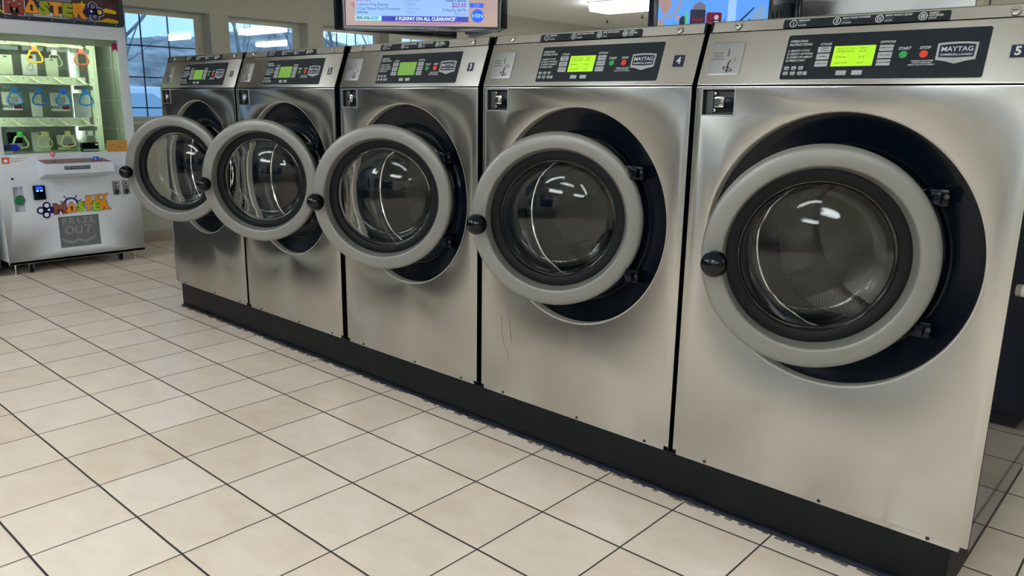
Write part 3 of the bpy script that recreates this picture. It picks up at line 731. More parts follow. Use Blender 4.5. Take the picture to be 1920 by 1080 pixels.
m.flat(F0, [[(.30, 1.882), (.45, 1.876), (.465, 1.884), (.33, 1.894)]], .001, YE_, w+.001); m.flat(F0, [[(.345, 1.894), (.46, 1.886), (.462, 1.896), (.355, 1.906)]], .001, YE_, w+.001); m.flat(F0, [[(.37, 1.905), (.375, 1.912), (.462, 1.898), (.458, 1.891)]], .001, YE_, w+.002)
m.flat(F0, [[(-.37, 1.915), (-.36, 1.922), (-.305, 1.885), (-.32, 1.882)]], .001, YE_, w+.001)
m.flat(F0, [[(-.46, 1.88), (-.44, 1.98), (-.36, 2.0), (-.33, 1.93), (-.38, 1.885)]], .001, DR_, w)
m.flat(F0, [[(-.10, 1.985), (.10, 1.975), (.14, 2.02), (.0, 2.05), (-.12, 2.03)]], .001, MARQG, w)
def outline(fr, poly, mm, rim, w, t=.004, g=.005):
    cx = sum(p[0] for p in poly)/len(poly); cy = sum(p[1] for p in poly)/len(poly)
    m.flat(fr, [[(p[0]+(p[0]-cx)/max(1e-4, math.hypot(p[0]-cx, p[1]-cy))*g, p[1]+(p[1]-cy)/max(1e-4, math.hypot(p[0]-cx, p[1]-cy))*g) for p in poly]], t*.5, rim, w)
    m.flat(fr, [poly], t, mm, w)
def logo_text(fr, ch, u, v, size, mm, w, rot=0.0, sx=1.15, rim=None):
    m.text(fr, ch, u, v, size, rim or NV_, w, .0015, 'CENTER', 0, .105, sx=sx, rot=rot)
    m.text(fr, ch, u, v, size, mm, w+.0016, .002, 'CENTER', 0, .070, sx=sx, rot=rot)
def letter_A(fr, u, v, s, w):
    P = [(-.30, -.36), (.32, -.36), (.40, -.26), (.14, .34), (.04, .40), (-.08, .34), (-.38, -.26)]
    q = [(u+a*s, v+b*s) for a, b in P]; outline(fr, q, OR_, NV_, w)
    m.flat(fr, [circ(u+.01*s, v+.03*s, .09*s, 14)], .001, DARK_INK, w+.0045); m.flat(fr, [[(u-.02*s, v), (u+.04*s, v), (u+.10*s, v-.22*s), (u-.08*s, v-.22*s)]], .001, DARK_INK, w+.0045)
w = -.008
logo_text(F0, 'M', -.255, 1.938, .150, DR_, w, -.06, 1.1, WH_); letter_A(F0, -.145, 1.946, .122, w)
logo_text(F0, 'S', -.060, 1.940, .122, OL_, w, -.15); logo_text(F0, 'T', .018, 1.938, .122, OR_, w, -.02); logo_text(F0, 'E', .097, 1.938, .125, OL_, w, -.05); logo_text(F0, 'R', .175, 1.940, .125, OR_, w, -.08)
def trilobe(fr, u, v, s, w, flip=1, fills=(WH_, WH_, WH_)):
    for g, mm, dw in ((.016, WH_, 0), (.012, NV_, .001)):
        for k, (a, b) in enumerate(((.0, .42), (-.50*flip*-1, -.02), (.08, -.46))):
            pass
    cs = [(-.06*flip, .44), (.52*flip, -.02), (.04*flip, -.48)]
    for a, b in cs: m.flat(fr, [circ(u+a*s, v+b*s, .43*s, 26)], .0012, WH_, w)
    for a, b in cs: m.flat(fr, [circ(u+a*s, v+b*s, .38*s, 26)], .0012, NV_, w+.0013)
    m.flat(fr, [circ(u, v, .3*s, 16)], .0012, NV_, w+.0013); m.flat(fr, [[(u-.75*s*flip, v-.1*s), (u-.75*s*flip, v+.3*s), (u, v+.3*s), (u, v-.3*s), (u-.6*s*flip, v-.38*s)]], .0011, NV_, w+.0013)
    for (a, b), mm in zip(cs, fills): m.flat(fr, [circ(u+a*s, v+b*s, .21*s, 20)], .001, mm, w+.0026)
    m.flat(fr, [[(u-.36*s*flip, v), (u-.22*s*flip, v+.14*s), (u-.08*s*flip, v), (u-.22*s*flip, v-.14*s)]], .001, WH_, w+.0026)
trilobe(F0, .284, 1.952, .080, w, 1, (MARQG, YE_, MARQG))
m.flat(F0, [[(.205+r*math.cos(a), 1.990+r*math.sin(a)) for a, r in [(i*PI/5+.3, .032 if i % 2 == 0 else .015) for i in range(10)]]], .002, YE_, w)
m.build('marquee_lettering', mq, smooth=False)
m = MB()
for x in (-.32, -.17, -.02, .13, .28, .43): m.lathe([(0, -.003), (.004, -.001), (.0045, .001)], CHROME, 8, 'y', (x, -.008, 1.862))
m.build('marquee_screw_row', cab)
# console
m = MB()
vs = []
for x0, x1, prof_ in ((-.246, .243, None),):
    A = [(x0, -.20, .757), (x1, -.20, .757), (x1, -.20, .832), (x0, -.20, .832), (x0+.012, 0, .712), (x1-.005, 0, .712), (x1-.005, 0, .852), (x0+.012, 0, .852)]
    bm = bmesh.new(); vv = [bm.verts.new(p) for p in A]
    for f in ((0, 1, 2, 3), (1, 5, 6, 2), (5, 4, 7, 6), (4, 0, 3, 7), (3, 2, 6, 7), (4, 5, 1, 0)): bm.faces.new([vv[i] for i in f])
    bmesh.ops.recalc_face_normals(bm, faces=bm.faces[:]); bmesh.ops.bevel(bm, geom=bm.edges[:], offset=.004, segments=2, affect='EDGES')
    m.add_bm(bm, WHITEP)
m.build('console', cab)
CT = Fr((0, -.20, .8325), (1, 0, 0), (0, .20, .0205))
m = MB(); m.flat(CT, [rrect(-.232, .010, .228, .190, .004)], .001, mat('console_grey_top', (.16, .15, .15), .4), .0005)
m.flat(CT, [rrect(-.222, .10, -.10, .18), rrect(.10, .02, .21, .09)], .0005, mat('console_art', (.35, .10, .06), .4, var=.5, scale=30), .0015)
m.text(CT, 'TIMING', -.01, .135, .055, mat('red_print', (.70, .05, .03), .4), .0016, .0004, bold=.02, sx=1.1); m.text(CT, 'START', -.01, .075, .045, mat('red_print', (.70, .05, .03), .4), .0016, .0004, bold=.02, sx=1.1)
m.build('console_top_panel', cab, smooth=False)
m = MB(); m.flat(Fr((0, -.20, 0)), [rrect(-.115, .786, .068, .812)], .0008, DARK_INK, .0004); m.flat(Fr((0, -.20, 0)), [rrect(.070, .786, .135, .812)], .0008, WH_, .0004)
m.text(Fr((0, -.20, 0)), 'DETWO/ZESUN', -.023, .799, .022, SILVER_INK, .0013, .0003, bold=.02, sx=1.15); m.text(Fr((0, -.20, 0)), 'ZLA', .102, .799, .020, SILVER_INK, .0013, .0003, bold=.01)
m.build('console_label', cab, smooth=False)
m = MB(); m.tube([(-.155, -.11, .840), (-.156, -.108, .884)], .0045, CHROME, 10); m.lathe([(.018, -.002), (.012, .003), (.0, .004)], BLACK, 16, 'z', (-.155, -.11, .843)); js = m.build('joystick', cab)
m = MB(); pf = [(.0185*math.sin(a*PI/12), -.0185*math.cos(a*PI/12)) for a in range(13)]; pf[0] = (0, pf[0][1]); pf[-1] = (0, pf[-1][1]); m.lathe(pf, mat('pink_ball', (.80, .20, .30), .25), 24, 'z', (-.156, -.108, .898)); m.build('joystick_ball', js)
m = MB(); m.lathe([(.034, 0), (.033, .006), (.024, .008), (.022, .020), (.015, .025), (0, .0265)], mat('blue_button', (.01, .10, .65), .2, coat=.5), 24, 'z', (.150, -.10, .8445)); m.build('push_button', cab)
# speaker, bill slot, coin slots, door, screws
m = MB()
for r in range(1, 6):
    for k in range(r*6): m.flat(F0, [circ(-.094+.0085*r*math.cos(2*PI*k/(r*6)), .647+.0085*r*math.sin(2*PI*k/(r*6)), .0024, 6)], .0004, SEAM, .0004)
m.build('speaker_holes', cab, smooth=False)
m = MB(); m.box((-.286, -.022, .556), (-.205, .002, .664), BLACK, .006); bs = m.build('bill_acceptor', cab)
m = MB(); m.box((-.270, -.0235, .634), (-.222, -.021, .656), mat('blue_glow', (.01, .03, .9), .3, emit=1.6, ecol=(.01, .04, 1.0))); m.build('blue_bezel_light', bs, smooth=False)
m = MB(); m.box((-.266, -.0245, .620), (-.252, -.0225, .629), mat('cyan_led', (.1, .5, .9), .3, emit=2.5, ecol=(.15, .6, 1.0))); m.box((-.240, -.0245, .620), (-.226, -.0225, .629), MATS['cyan_led']); m.build('status_led', bs, smooth=False)
for k, x in enumerate((.315, .392)):
    m = MB(); m.box((x-.028, -.010, .552), (x+.028, .001, .664), PLATE, .003); cs_ = m.build('coin_acceptor', cab)
    m = MB(); m.lathe([(0, -.018), (.011, -.016), (.016, -.009)], CHROME, 18, 'y', (x, 0, .640)); m.flat(F0, [circ(x, .580, .017, 18)], .001, DARK_INK, .0102); m.flat(F0, [rrect(x-.002, .588, x+.002, .625)], .001, DARK_INK, .0102)
    m.box((x-.014, -.022, .556), (x+.006, -.010, .578), DARKMETAL, .002); m.build('coin_slot', cs_, smooth=False)
m = MB(); m.lathe([(0, -.010), (.007, -.009), (.009, 0)], DARKMETAL, 16, 'y', (-.409, 0, .721)); m.build('key_lock', cab)
m = MB(); m.add([(-.416, .0, .474), (-.346, 0, .474), (-.346, 0, .662), (-.416, 0, .662), (-.416, .05, .474), (-.346, .05, .474), (-.346, .05, .662), (-.416, .05, .662)], [(0, 1, 5, 4), (1, 2, 6, 5), (2, 3, 7, 6), (3, 0, 4, 7), (4, 5, 6, 7)], WHITEP); m.build('side_pocket', cab, smooth=False)
m = MB(); m.flat(F0, [rrect(.287, .120, .418, .264), rrect(.289, .122, .416, .262)], .0006, SEAM, .0003); m.build('hatch_seam', cab, smooth=False)
m = MB(); m.box((-.137, .010, .168), (.164, .016, .413), GREYFLAP); m.box((-.14, .017, .165), (.167, .30, .416), BLACKM); fl = m.build('prize_flap', cab, smooth=False)
FF = Fr((0, .010, 0)); m = MB()
for k, ch in enumerate('PRIZE'): m.text(FF, ch, -.090+.050*k, .372, .072, GREYTXT, .0003, .0004, bold=.03)
for k, ch in enumerate('OUT'): m.text(FF, ch, -.060+.068*k, .300, .088, GREYTXT, .0003, .0004, bold=.035, rot=.06-.12*k)
m.flat(FF, [[(-.12, .245), (-.05, .215), (0, .235), (.05, .215), (.13, .25), (.12, .225), (.05, .190), (0, .215), (-.05, .190), (-.11, .22)]], .0004, GREYTXT, .0003)
m.build('flap_lettering', fl, smooth=False)
# logo on the front
m = MB(); w = .0006
trilobe(F0, -.208, .475, .076, w, -1)
logo_text(F0, 'M', -.113, .474, .100, BR_, w+.001, .02, 1.15); letter_A(F0, -.033, .478, .100, w+.001)
logo_text(F0, 'S', .037, .474, .092, GR_, w+.001, .05); logo_text(F0, 'T', .092, .478, .092, OR_, w+.001, .05); logo_text(F0, 'E', .147, .474, .092, GR_, w+.001, 0); logo_text(F0, 'R', .208, .478, .096, OR_, w+.001, .03)
logo_text(F0, 'K', .105, .535, .060, OR_, w, 0, 1.2); logo_text(F0, 'E', .161, .538, .058, OR_, w, 0, 1.2); logo_text(F0, 'Y', .216, .541, .060, OR_, w, 0, 1.2)
m.flat(F0, [[(-.031+.052*math.cos(a*PI/14), .512+.046*math.sin(a*PI/14)) for a in range(15)]+[(-.031+.038*math.cos(a*PI/14), .512+.033*math.sin(a*PI/14)) for a in range(14, -1, -1)]], .001, NV_, w)
for a in (.30, .95, PI-.95, PI-.30):
    c_, s_ = math.cos(a), math.sin(a); px, pz = -.031, .512
    m.flat(F0, [[(px+.048*c_-.003*s_, pz+.043*s_+.003*c_), (px+.082*c_-.004*s_, pz+.072*s_+.004*c_), (px+.082*c_+.004*s_, pz+.072*s_-.004*c_), (px+.048*c_+.003*s_, pz+.043*s_-.003*c_)]], .001, NV_, w)
m.build('front_logo', cab, smooth=False)
for x, y in ((-.455, .035), (.43, .06), (-.455, .68), (.43, .68)):
    m = MB(); m.lathe([(0, 0), (.024, 0), (.024, .006), (.008, .012), (.0065, .016), (.0065, .083), (0, .083)], CHROME, 18, 'z', (x, y, 0)); m.build('levelling_foot', cab)
for x, y in ((-.345, .05), (.33, .09), (-.345, .66), (.33, .66)):
    m = MB(); m.lathe([(0, -.012), (.020, -.012), (.027, -.008), (.027, .008), (.020, .012), (0, .012)], BLACK, 24, 'x', (x, y, .029)); m.box((x-.018, y-.012, .03), (x-.014, y+.018, .075), PLATE); m.box((x+.014, y-.012, .03), (x+.018, y+.018, .075), PLATE)
    m.box((x-.028, y-.02, .072), (x+.028, y+.03, .083), PLATE); m.build('caster', cab)

def world_cab(x, y, z): return (-5.35-y, x, z)
# padlock tag hanging in the pocket
t = thing('coin_purse', 'round dark green tag hanging in the side pocket of the white game cabinet', 'tag', world_cab(-.380, .0, .562), PI/2)
m = MB(); m.lathe([(0, -.008), (.030, -.007), (.037, 0), (.030, .007), (0, .008)], mat('green_tag', (.02, .17, .07), .35), 28, 'y', (0, -.006, 0)); m.build('disc', t)
m = MB(); m.tube([(0, -.004, .036), (0, -.002, .06), (0, .0, .098)], .0016, CHROME, 6); m.lathe([(0, -.005), (.007, -.003), (.007, .003)], CHROME, 10, 'y', (0, -.008, .034)); m.build('chain', t)

# keys in the window
def key_prize(x, z, cols, lab, s=1.0, rad=.0068):
    t = thing('plastic_key', lab, 'key prize', world_cab(x, .215, z), PI/2, 'plastic keys hanging in the prize cabinet')
    hw = .050*s
    P = [(-.020, -.012), (-.030, -.016), (-.034, -.030), (-.044, -.048), (-.050, -.060), (-.050, -.082), (-.040, -.094), (-.012, -.096), (0, -.100), (.012, -.096), (.040, -.094), (.050, -.082), (.050, -.060), (.044, -.048), (.034, -.030), (.030, -.016), (.020, -.012)]
    m = MB(); m.tube([(a*s, 0, b*s) for a, b in P], rad, cols[1], 8, closed=True); m.box((-.008, -.004, -.108*s), (.008, .004, -.096*s), cols[1], .002); m.build('loop', t)
    m = MB(); m.box((-.018, -.009, -.016), (.018, .009, .022), cols[0], .003); m.build('key_head', t)
def kc(n, c): return mat(n, c, .3, var=.05)
bl, bl2 = kc('key_blue', (.015, .15, .42)), kc('key_blue_bright', (.01, .13, .80)); cy = kc('key_cyan', (.01, .22, .55))
key_prize(-.262, 1.352, (bl, bl), 'dark blue plastic key, leftmost in the middle row')
key_prize(-.095, 1.352, (bl, bl), 'dark blue plastic key, second from the left in the middle row')
key_prize(.072, 1.352, (bl2, cy), 'bright blue plastic key, third in the middle row')
key_prize(.238, 1.352, (cy, cy), 'sky blue plastic key, rightmost in the middle row')
og, yl = kc('key_orange', (.80, .26, .06)), kc('key_yellow', (.95, .55, .02)); rd, gn = kc('key_red', (.62, .12, .08)), kc('key_green', (.10, .62, .12))
py, cl = kc('key_pale_yellow', (.66, .66, .26)), kc('key_clear', (.62, .68, .58)); lg = kc('key_lime', (.46, .62, .22))
key_prize(-.095, 1.662, (og, yl), 'orange and yellow plastic key in the top row')
key_prize(.235, 1.662, (rd, rd), 'red plastic key in the top row')
key_prize(.040, 1.640, (cl, kc('key_clear_green', (.45, .66, .42))), 'pale clear plastic key with green tip in the top row', rad=.003)
key_prize(-.262, 1.030, (gn, lg), 'green and lime plastic key in the bottom row')
key_prize(-.095, 1.030, (py, py), 'pale yellow plastic key, second in the bottom row', rad=.004)
key_prize(.072, 1.030, (py, py), 'pale yellow plastic key, third in the bottom row')
key_prize(.238, 1.030, (cl, cl), 'colourless plastic key, rightmost in the bottom row', rad=.004)
# prize packets behind the keys
PKW = mat('packet_white', (.62, .66, .62), .35); PKC = mat('packet_cream', (.55, .60, .46), .45); PKR = mat('packet_maroon', (.16, .03, .04), .4); PKG = mat('packet_grey', (.36, .40, .42), .35)
def packet(x, zt, w, h, kind, lab, tilt=0.0):
    t = thing('prize_packet', lab, 'prize packet', world_cab(x, .300, zt), PI/2, 'prize packets hanging in the cabinet')
    m = MB(); base = {'card': PKC, 'photo': PKW, 'bass': PKW, 'white': PKW, 'dark': BLACK, 'grey': PKG}[kind]
    m.box((-w/2, -.012, -h), (w/2, .012, 0), base, .003); m.build('box', t)
    fr = Fr((0, -.012, 0)); m = MB()
    if kind == 'bass':
        m.text(fr, 'BASS', -w*.28, -h+.028, .030, DARK_INK, .0005, .0004, bold=.03, sx=1.1)
        m.flat(fr, [[(w*.02, -h+.028), (w*.08, -h+.044), (w*.47, -h+.044), (w*.47, -h+.012), (w*.08, -h+.012)]], .001, PKR, .0005)
        m.flat(fr, [rrect(-w*.3, -h*.6, w*.3, -h*.25)], .0008, PKG, .0005)
    elif kind == 'photo':
        m.flat(fr, [[(-.012, -.085), (.006, -.055), (.026, -.08), (.026, -.11), (.008, -.125), (-.015, -.118), (-.028, -.10)], [(-.004, -.09), (.006, -.072), (.018, -.086), (.018, -.105), (.006, -.115), (-.010, -.11), (-.018, -.098)]], .0006, PKG, .0005)
        m.flat(fr, [rrect(-.014, -.03, .026, -.008)], .0006, PKR, .0005)
    elif kind == 'dark':
        m.flat(fr, [rrect(-w/2+.005, -h*.9, w/2-.005, -h*.65)], .0006, PKG, .0005); m.flat(fr, [rrect(w*.2, -h*.3, w*.42, -h*.12)], .0006, WH_, .0005); m.flat(fr, [circ(-.01, -h*.4, .006, 10)], .0006, WH_, .0005)
    else:
        m.flat(fr, [rrect(-.012, -.018, .012, -.010)], .0006, DARK_INK, .0005)
    if m.v: m.build('packet_print', t, smooth=False)
packet(-.275, 1.615, .090, .145, 'card', 'blank cream card packet at the top left of the window')
packet(-.115, 1.625, .100, .155, 'photo', 'white packet with a drawn ring, under the orange key')
packet(.040, 1.605, .085, .140, 'card', 'blank cream card packet behind the pale clear key')
packet(-.262, 1.345, .130, .135, 'bass', 'white packet with maroon band behind the leftmost blue key')
packet(-.098, 1.345, .072, .185, 'white', 'narrow white packet behind the second blue key')
packet(.072, 1.345, .130, .140, 'bass', 'white packet with maroon band behind the bright blue key')
packet(.235, 1.345, .120, .190, 'grey', 'plain pale grey packet behind the sky blue key')
packet(-.275, 1.045, .100, .125, 'dark', 'black packet behind the green key')
packet(-.098, 1.045, .120, .150, 'white', 'white packet behind the pale yellow key beside the green one')
packet(.085, 1.020, .130, .115, 'bass', 'white packet with maroon band in the bottom row')
t = thing('gadget_box', 'black gadget box with silver stripe, bottom right in the window', 'prize box', world_cab(.220, .20, .890), PI/2)
m = MB(); m.box((-.062, -.02, 0), (.062, .03, .072), BLACK, .004); m.build('box', t)
m = MB(); m.flat(Fr((0, -.02, 0)), [rrect(-.058, .006, .058, .020)], .001, SILVER_INK, .0003); m.flat(Fr((0, -.02, 0)), [rrect(.036, .050, .056, .062)], .001, WH_, .0003); m.build('box_print', t, smooth=False)
t = thing('blue_prize_box', 'small blue and navy box with pointed end, bottom left in the window', 'prize box', world_cab(-.338, .18, .910), PI/2)
m = MB(); P = [(-.065, .002), (.035, .002), (.062, .02), (.035, .05), (-.065, .05)]; m.flat(Fr(), [[(a, b) for a, b in P]], .05, mat('box_blue', (.01, .02, .45), .35), -.05); m.build('box', t, smooth=False)
m = MB(); m.flat(Fr(), [rrect(-.064, .004, -.004, .046)], .002, NAVY_INK, 0); m.box((-.065, .02, -.017), (.01, .05, 0), PKW); m.build('box_band', t, smooth=False)

# black arcade cabinet at the left of it
t = thing('arcade_cabinet', 'tall black arcade cabinet at the left edge beside the white game cabinet', 'arcade machine', (-5.36, -1.02, 0), PI/2)
m = MB()
pr = [(.0, .06), (.0, .85), (-.10, .95), (-.08, 1.0), (.16, 1.08), (.30, 1.62), (.10, 1.68), (.10, 1.95), (.62, 1.95), (.62, .06)]
for x0, x1 in ((-.47, -.45), (.45, .47)):
    n = len(pr); m.add([(x0, y, z) for y, z in pr]+[(x1, y, z) for y, z in pr], [tuple(range(n)), tuple(range(n, 2*n))]+[(i, (i+1) % n, n+(i+1) % n, n+i) for i in range(n)], BLACKM)
m.build('side_board', t, smooth=False)
m = MB(); n = len(pr); pr2 = [(y+(.012 if y < .5 else -.012), z) for y, z in pr]
m.add([(-.45, y, z) for y, z in pr2]+[(.45, y, z) for y, z in pr2], [(i, (i+1) % n, n+(i+1) % n, n+i) for i in range(n)], mat('arcade_black_front', (.012, .014, .020), .3, coat=.3)); m.build('cabinet_body', t, smooth=False)
sf = Fr((0, .178, 1.10), (1, 0, 0), (0, .14, .54)); m = MB(); m.flat(sf, [rrect(-.36, .03, .36, .50, .01)], .004, SIDE, .006); m.build('screen', t, smooth=False)
m = MB()
for x, y in ((-.4, .06), (.4, .06), (-.4, .56), (.4, .56)): m.lathe([(0, 0), (.022, 0), (.022, .01), (.008, .014), (.008, .062)], DARKMETAL, 14, 'z', (x, y, 0))
m.build('feet', t)
m = MB(); m.flat(Fr((0, .11, 0)), [rrect(-.42, 1.71, .42, 1.92, .01)], .004, FR_D, .0); m.build('marquee_panel', t, smooth=False)

t.scale = (1, 1, 1.1); t2 = copy_tree(t); t2.location = (-5.36, -3.02, 0); t2['label'] = 'tall black arcade cabinet out of view, added to darken reflections in the washers'  # both stretched; the unseen second one is added to darken the steel reflections

# ------------------------------------------------------------------ televisions
TVB = mat('tv_black_plastic', (.010, .014, .022), .30, coat=.3); TVBACK = mat('tv_back_plastic', (.020, .028, .038), .55); TVFOOT = mat('tv_bezel_silver', (.12, .14, .16), .3, .5)
def scr(name, c, e=.8): return mat('screen_'+name, tuple(x*.2 for x in c), .25, emit=e, ecol=c, var=0)
def make_tv(name, label, L, R, zb, asp=.565, back=False, group=None, screen=None, thick=.05):
    """L, R: plan positions of the lower front corners; the screen faces the side where L is left and R is right"""
    L, R = Vector((L[0], L[1])), Vector((R[0], R[1])); d = R-L; wd = d.length; mid = (L+R)/2; rz = math.atan2(d.y, d.x)
    h = wd*asp; t = thing(name, label, 'television', (mid.x, mid.y, zb), rz, group)
    m = MB(); b = .018; hw = wd/2
    m.flat(Fr(), [rrect(-hw, 0, hw, h, .006), rrect(-hw+b, .030, hw-b, h-b)], .02, TVB, -.012, bevel=.002); m.box((-hw+.003, .008, .003), (hw-.003, .030, h-.003), TVB, .004)
    m.box((-hw*.97, -.0092, .001), (hw*.97, -.006, .006), TVFOOT); bz = m.build('bezel', t)
    m = MB(); m.box((-hw*.86, .030, h*.04), (hw*.86, .030+thick, h*.8), TVBACK, .012)
    for k in range(9):
        x = -hw*.7+hw*1.4*k/8; m.box((x-.004, .030+thick-.001, h*.2), (x+.004, .030+thick+.003, h*.65), TVB)
    m.build('back_cover', t)
    m = MB(); m.flat(Fr(), [rrect(-hw+b-.002, .028, hw-b+.002, h-b+.002)], .002, screen or SIDE, .0); sc = m.build('screen', t, smooth=False)
    return t, hw, h, sc
s_ = .84
def toward(p, s): return (CAM.x+(p[0]-CAM.x)*s, CAM.y+(p[1]-CAM.y)*s)
zt = CAM.z+(1.880-CAM.z)*s_
SKIN = scr('peach', (.44, .31, .285), .8)
tv, hw, h, sc = make_tv('television', 'wide wall television showing a shopping channel, facing the camera above machine 3', (-3.410, 1.173), (-2.580, 1.865), zt, screen=SKIN)
fr = Fr(); m = MB(); w = .0022
LB, LB2, DB, HB, WT, CYN, PUR, NVT = scr('pale_blue', (.30, .52, .95)), scr('pale_blue_top', (.34, .60, 1.0)), scr('deep_blue', (.012, .035, .46)), scr('logo_blue', (.0, .09, .95)), scr('white', (.80, .90, 1.0)), scr('cyan', (.36, .85, 1.0)), scr('purple', (.26, .01, .28)), scr('navy_text', (.02, .05, .22))
GYT = scr('grey_text', (.13, .26, .55)); SK2 = scr('peach_dark', (.42, .19, .13)); SK3 = scr('peach_light', (.50, .38, .37), .85); MV = scr('mauve', (.40, .20, .42))
W2 = 2*hw
def X(px): return -hw+(px-655)/(918.0-655)*W2          # columns measured along the lower edge of the picture
def Z(py): return .020+(50-py)*(W2/263.0)
m.flat(fr, [[(X(705), Z(38)), (X(760), Z(44)), (X(800), Z(46)), (X(850), Z(43)), (X(880), Z(37)), (X(850), Z(40)), (X(790), Z(42)), (X(740), Z(41))]], .0006, MV, w)
m.flat(fr, [[(X(663), Z(-60)), (X(663), Z(-5)), (X(700), Z(10)), (X(760), Z(-4)), (X(860), Z(2)), (X(912), Z(-25)), (X(912), Z(-60))]], .0004, SK3, w-.0001)
m.flat(fr, [[(X(668), Z(12)), (X(675), Z(22)), (X(681), Z(21)), (X(676), Z(10))]], .0005, SK2, w)
m.flat(fr, [[(X(845), Z(48)), (X(850), Z(22)), (X(912), Z(26)), (X(912), Z(48))]], .0004, scr('peach_mid', (.46, .32, .26), .8), w-.0001)
m.flat(fr, [rrect(X(676), Z(36), X(865), Z(3))], .0006, LB, w+.0006)
m.flat(fr, [rrect(X(676), Z(3), X(716), Z(-3))], .0006, DB, w+.0006); m.flat(fr, [circ(X(697), Z(-6), (X(706)-X(697)), 20)], .0004, LB2, w+.0012)
m.flat(fr, [rrect(X(676), Z(39), X(720), Z(31.5))], .0006, CYN, w+.0012); m.flat(fr, [rrect(X(720), Z(40), X(865), Z(31.5))], .0006, DB, w+.0012)
m.flat(fr, [rrect(X(867), Z(17), X(890), Z(10))], .0006, HB, w+.0006); m.flat(fr, [circ(X(880), Z(30), X(890.5)-X(880), 32)], .0006, HB, w+.0006)
w3 = w+.002; u_ = W2/263.0
m.text(fr, '695-154', X(678), Z(6.2), 7.2*u_, PUR, w3, .0003, 'LEFT', 0, .02, sx=1.0); m.text(fr, 'Cuisinart Prep Express', X(678), Z(13.5), 6.6*u_, NVT, w3, .0003, 'LEFT', 0, .0, sx=.88)
m.text(fr, '4-Cup Manual Food Processor', X(678), Z(20), 6.6*u_, NVT, w3, .0003, 'LEFT', 0, .0, sx=.90); m.text(fr, 'HSN.com', X(678), Z(26), 5*u_, NVT, w3, .0003, 'LEFT', 0, .02, sx=1.0)
m.text(fr, '800-436-2121', X(678), Z(35), 7*u_, NVT, w3, .0003, 'LEFT', 0, .03, sx=.95); m.text(fr, '5 FLEXPAY ON ALL CLEARANCE*', X(794), Z(35.8), 7.2*u_, WT, w3, .0003, 'CENTER', 0, .03, sx=.95)
m.text(fr, 'Retail Value', X(762), Z(6.5), 5*u_, GYT, w3, .0003, 'LEFT'); m.text(fr, '$39.95', X(763), Z(12.5), 5*u_, GYT, w3, .0003, 'LEFT'); m.text(fr, 'HSN Price', X(763), Z(20), 5*u_, GYT, w3, .0003, 'LEFT'); m.text(fr, '$29.95', X(763), Z(25.5), 5*u_, GYT, w3, .0003, 'LEFT')
m.text(fr, "Today's Special", X(861), Z(6.5), 6*u_, NVT, w3, .0003, 'RIGHT', 0, .015, sx=.95); m.text(fr, '$23.50', X(861), Z(14), 9*u_, PUR, w3, .0003, 'RIGHT', 0, .02, sx=.95)
m.text(fr, '5 FlexPay $4.70', X(861), Z(21.5), 6.5*u_, NVT, w3, .0003, 'RIGHT', sx=.95); m.text(fr, 'S&H $5.50', X(862), Z(27.5), 5*u_, GYT, w3, .0003, 'RIGHT')
m.text(fr, '2:27', X(878.5), Z(13.7), 6*u_, LB, w3, .0003); m.text(fr, 'HSN', X(880), Z(30), 8.5*u_, CYN, w3, .0003, bold=.01, sx=1.1)
m.flat(fr, [rrect(X(760), Z(29), X(760.5), Z(5))], .0003, GYT, w3)
m.build('screen_picture', sc, smooth=False)
m = MB(); m.text(Fr((0, -.0085, 0)), 'SANYO', 0, .017, .010, TVFOOT, .0003, .0003, bold=.02); m.build('maker_mark', tv, smooth=False)
make_tv('television', 'black television seen from its edge, left behind the shopping channel screen', toward((-4.07, 2.86), .90), toward((-4.30, 1.735), .90), CAM.z+.572*.90, group='backs of the television clusters')
make_tv('television', 'black television seen from behind, right behind the shopping channel screen', toward((-3.075, 2.455), .93), toward((-3.93, 2.93), .93), CAM.z+.572*.93, group='backs of the television clusters')
tm = thing('ceiling_mount', 'dark ceiling pole carrying the left cluster of televisions', 'tv mount', (-3.16, 1.86, ZC), 0)
m = MB(); m.tube([(0, 0, 0), (0, 0, -.36)], .022, DARKMETAL, 14); m.box((-.08, -.08, -.012), (.08, .08, 0), DARKMETAL, .003); m.build('pole', tm)
m = MB(); m.box((-.16, -.02, -.42), (.16, .02, -.34), DARKMETAL, .004); m.box((-.02, -.16, -.42), (.02, .16, -.34), DARKMETAL, .004); m.build('cross_arm', tm)

# second cluster
RB = scr('room_blue', (.11, .34, .95), .85)
Z2 = 1.665
tv2, hw, h, sc = make_tv('television', 'television with a bluish living room picture, above machines 4 and 5', (-1.305, 1.780), (-.818, 2.235), Z2, screen=RB, asp=.60)
m = MB(); w = .0022; W2 = 2*hw
def X(px): return -hw+.004+(px-1236)/(1434.0-1236)*(W2-.008)
zpx = W2/200.0; ztop0 = CAM.z+(1.850-CAM.z)
def Z(py): return .215-(py)*zpx*1.0
TN, DK, RD, SKN, TEAL, PALE = scr('tan', (.40, .27, .24)), scr('dark', (.02, .025, .05)), scr('darkred', (.16, .01, .03)), scr('skin', (.55, .38, .50)), scr('teal', (.05, .38, .52)), scr('pale', (.36, .60, 1.0))
GN = scr('green', (.08, .55, .40))
m.flat(fr, [[(X(1239), Z(46)), (X(1240), Z(30)), (X(1246), Z(27)), (X(1252), Z(32)), (X(1250), Z(46))]], .0006, TN, w)
m.flat(fr, [[(X(1240), Z(-40)), (X(1240), Z(-2)), (X(1247), Z(14)), (X(1252), Z(22)), (X(1262), Z(8)), (X(1266), Z(-40))]], .0006, TN, w)
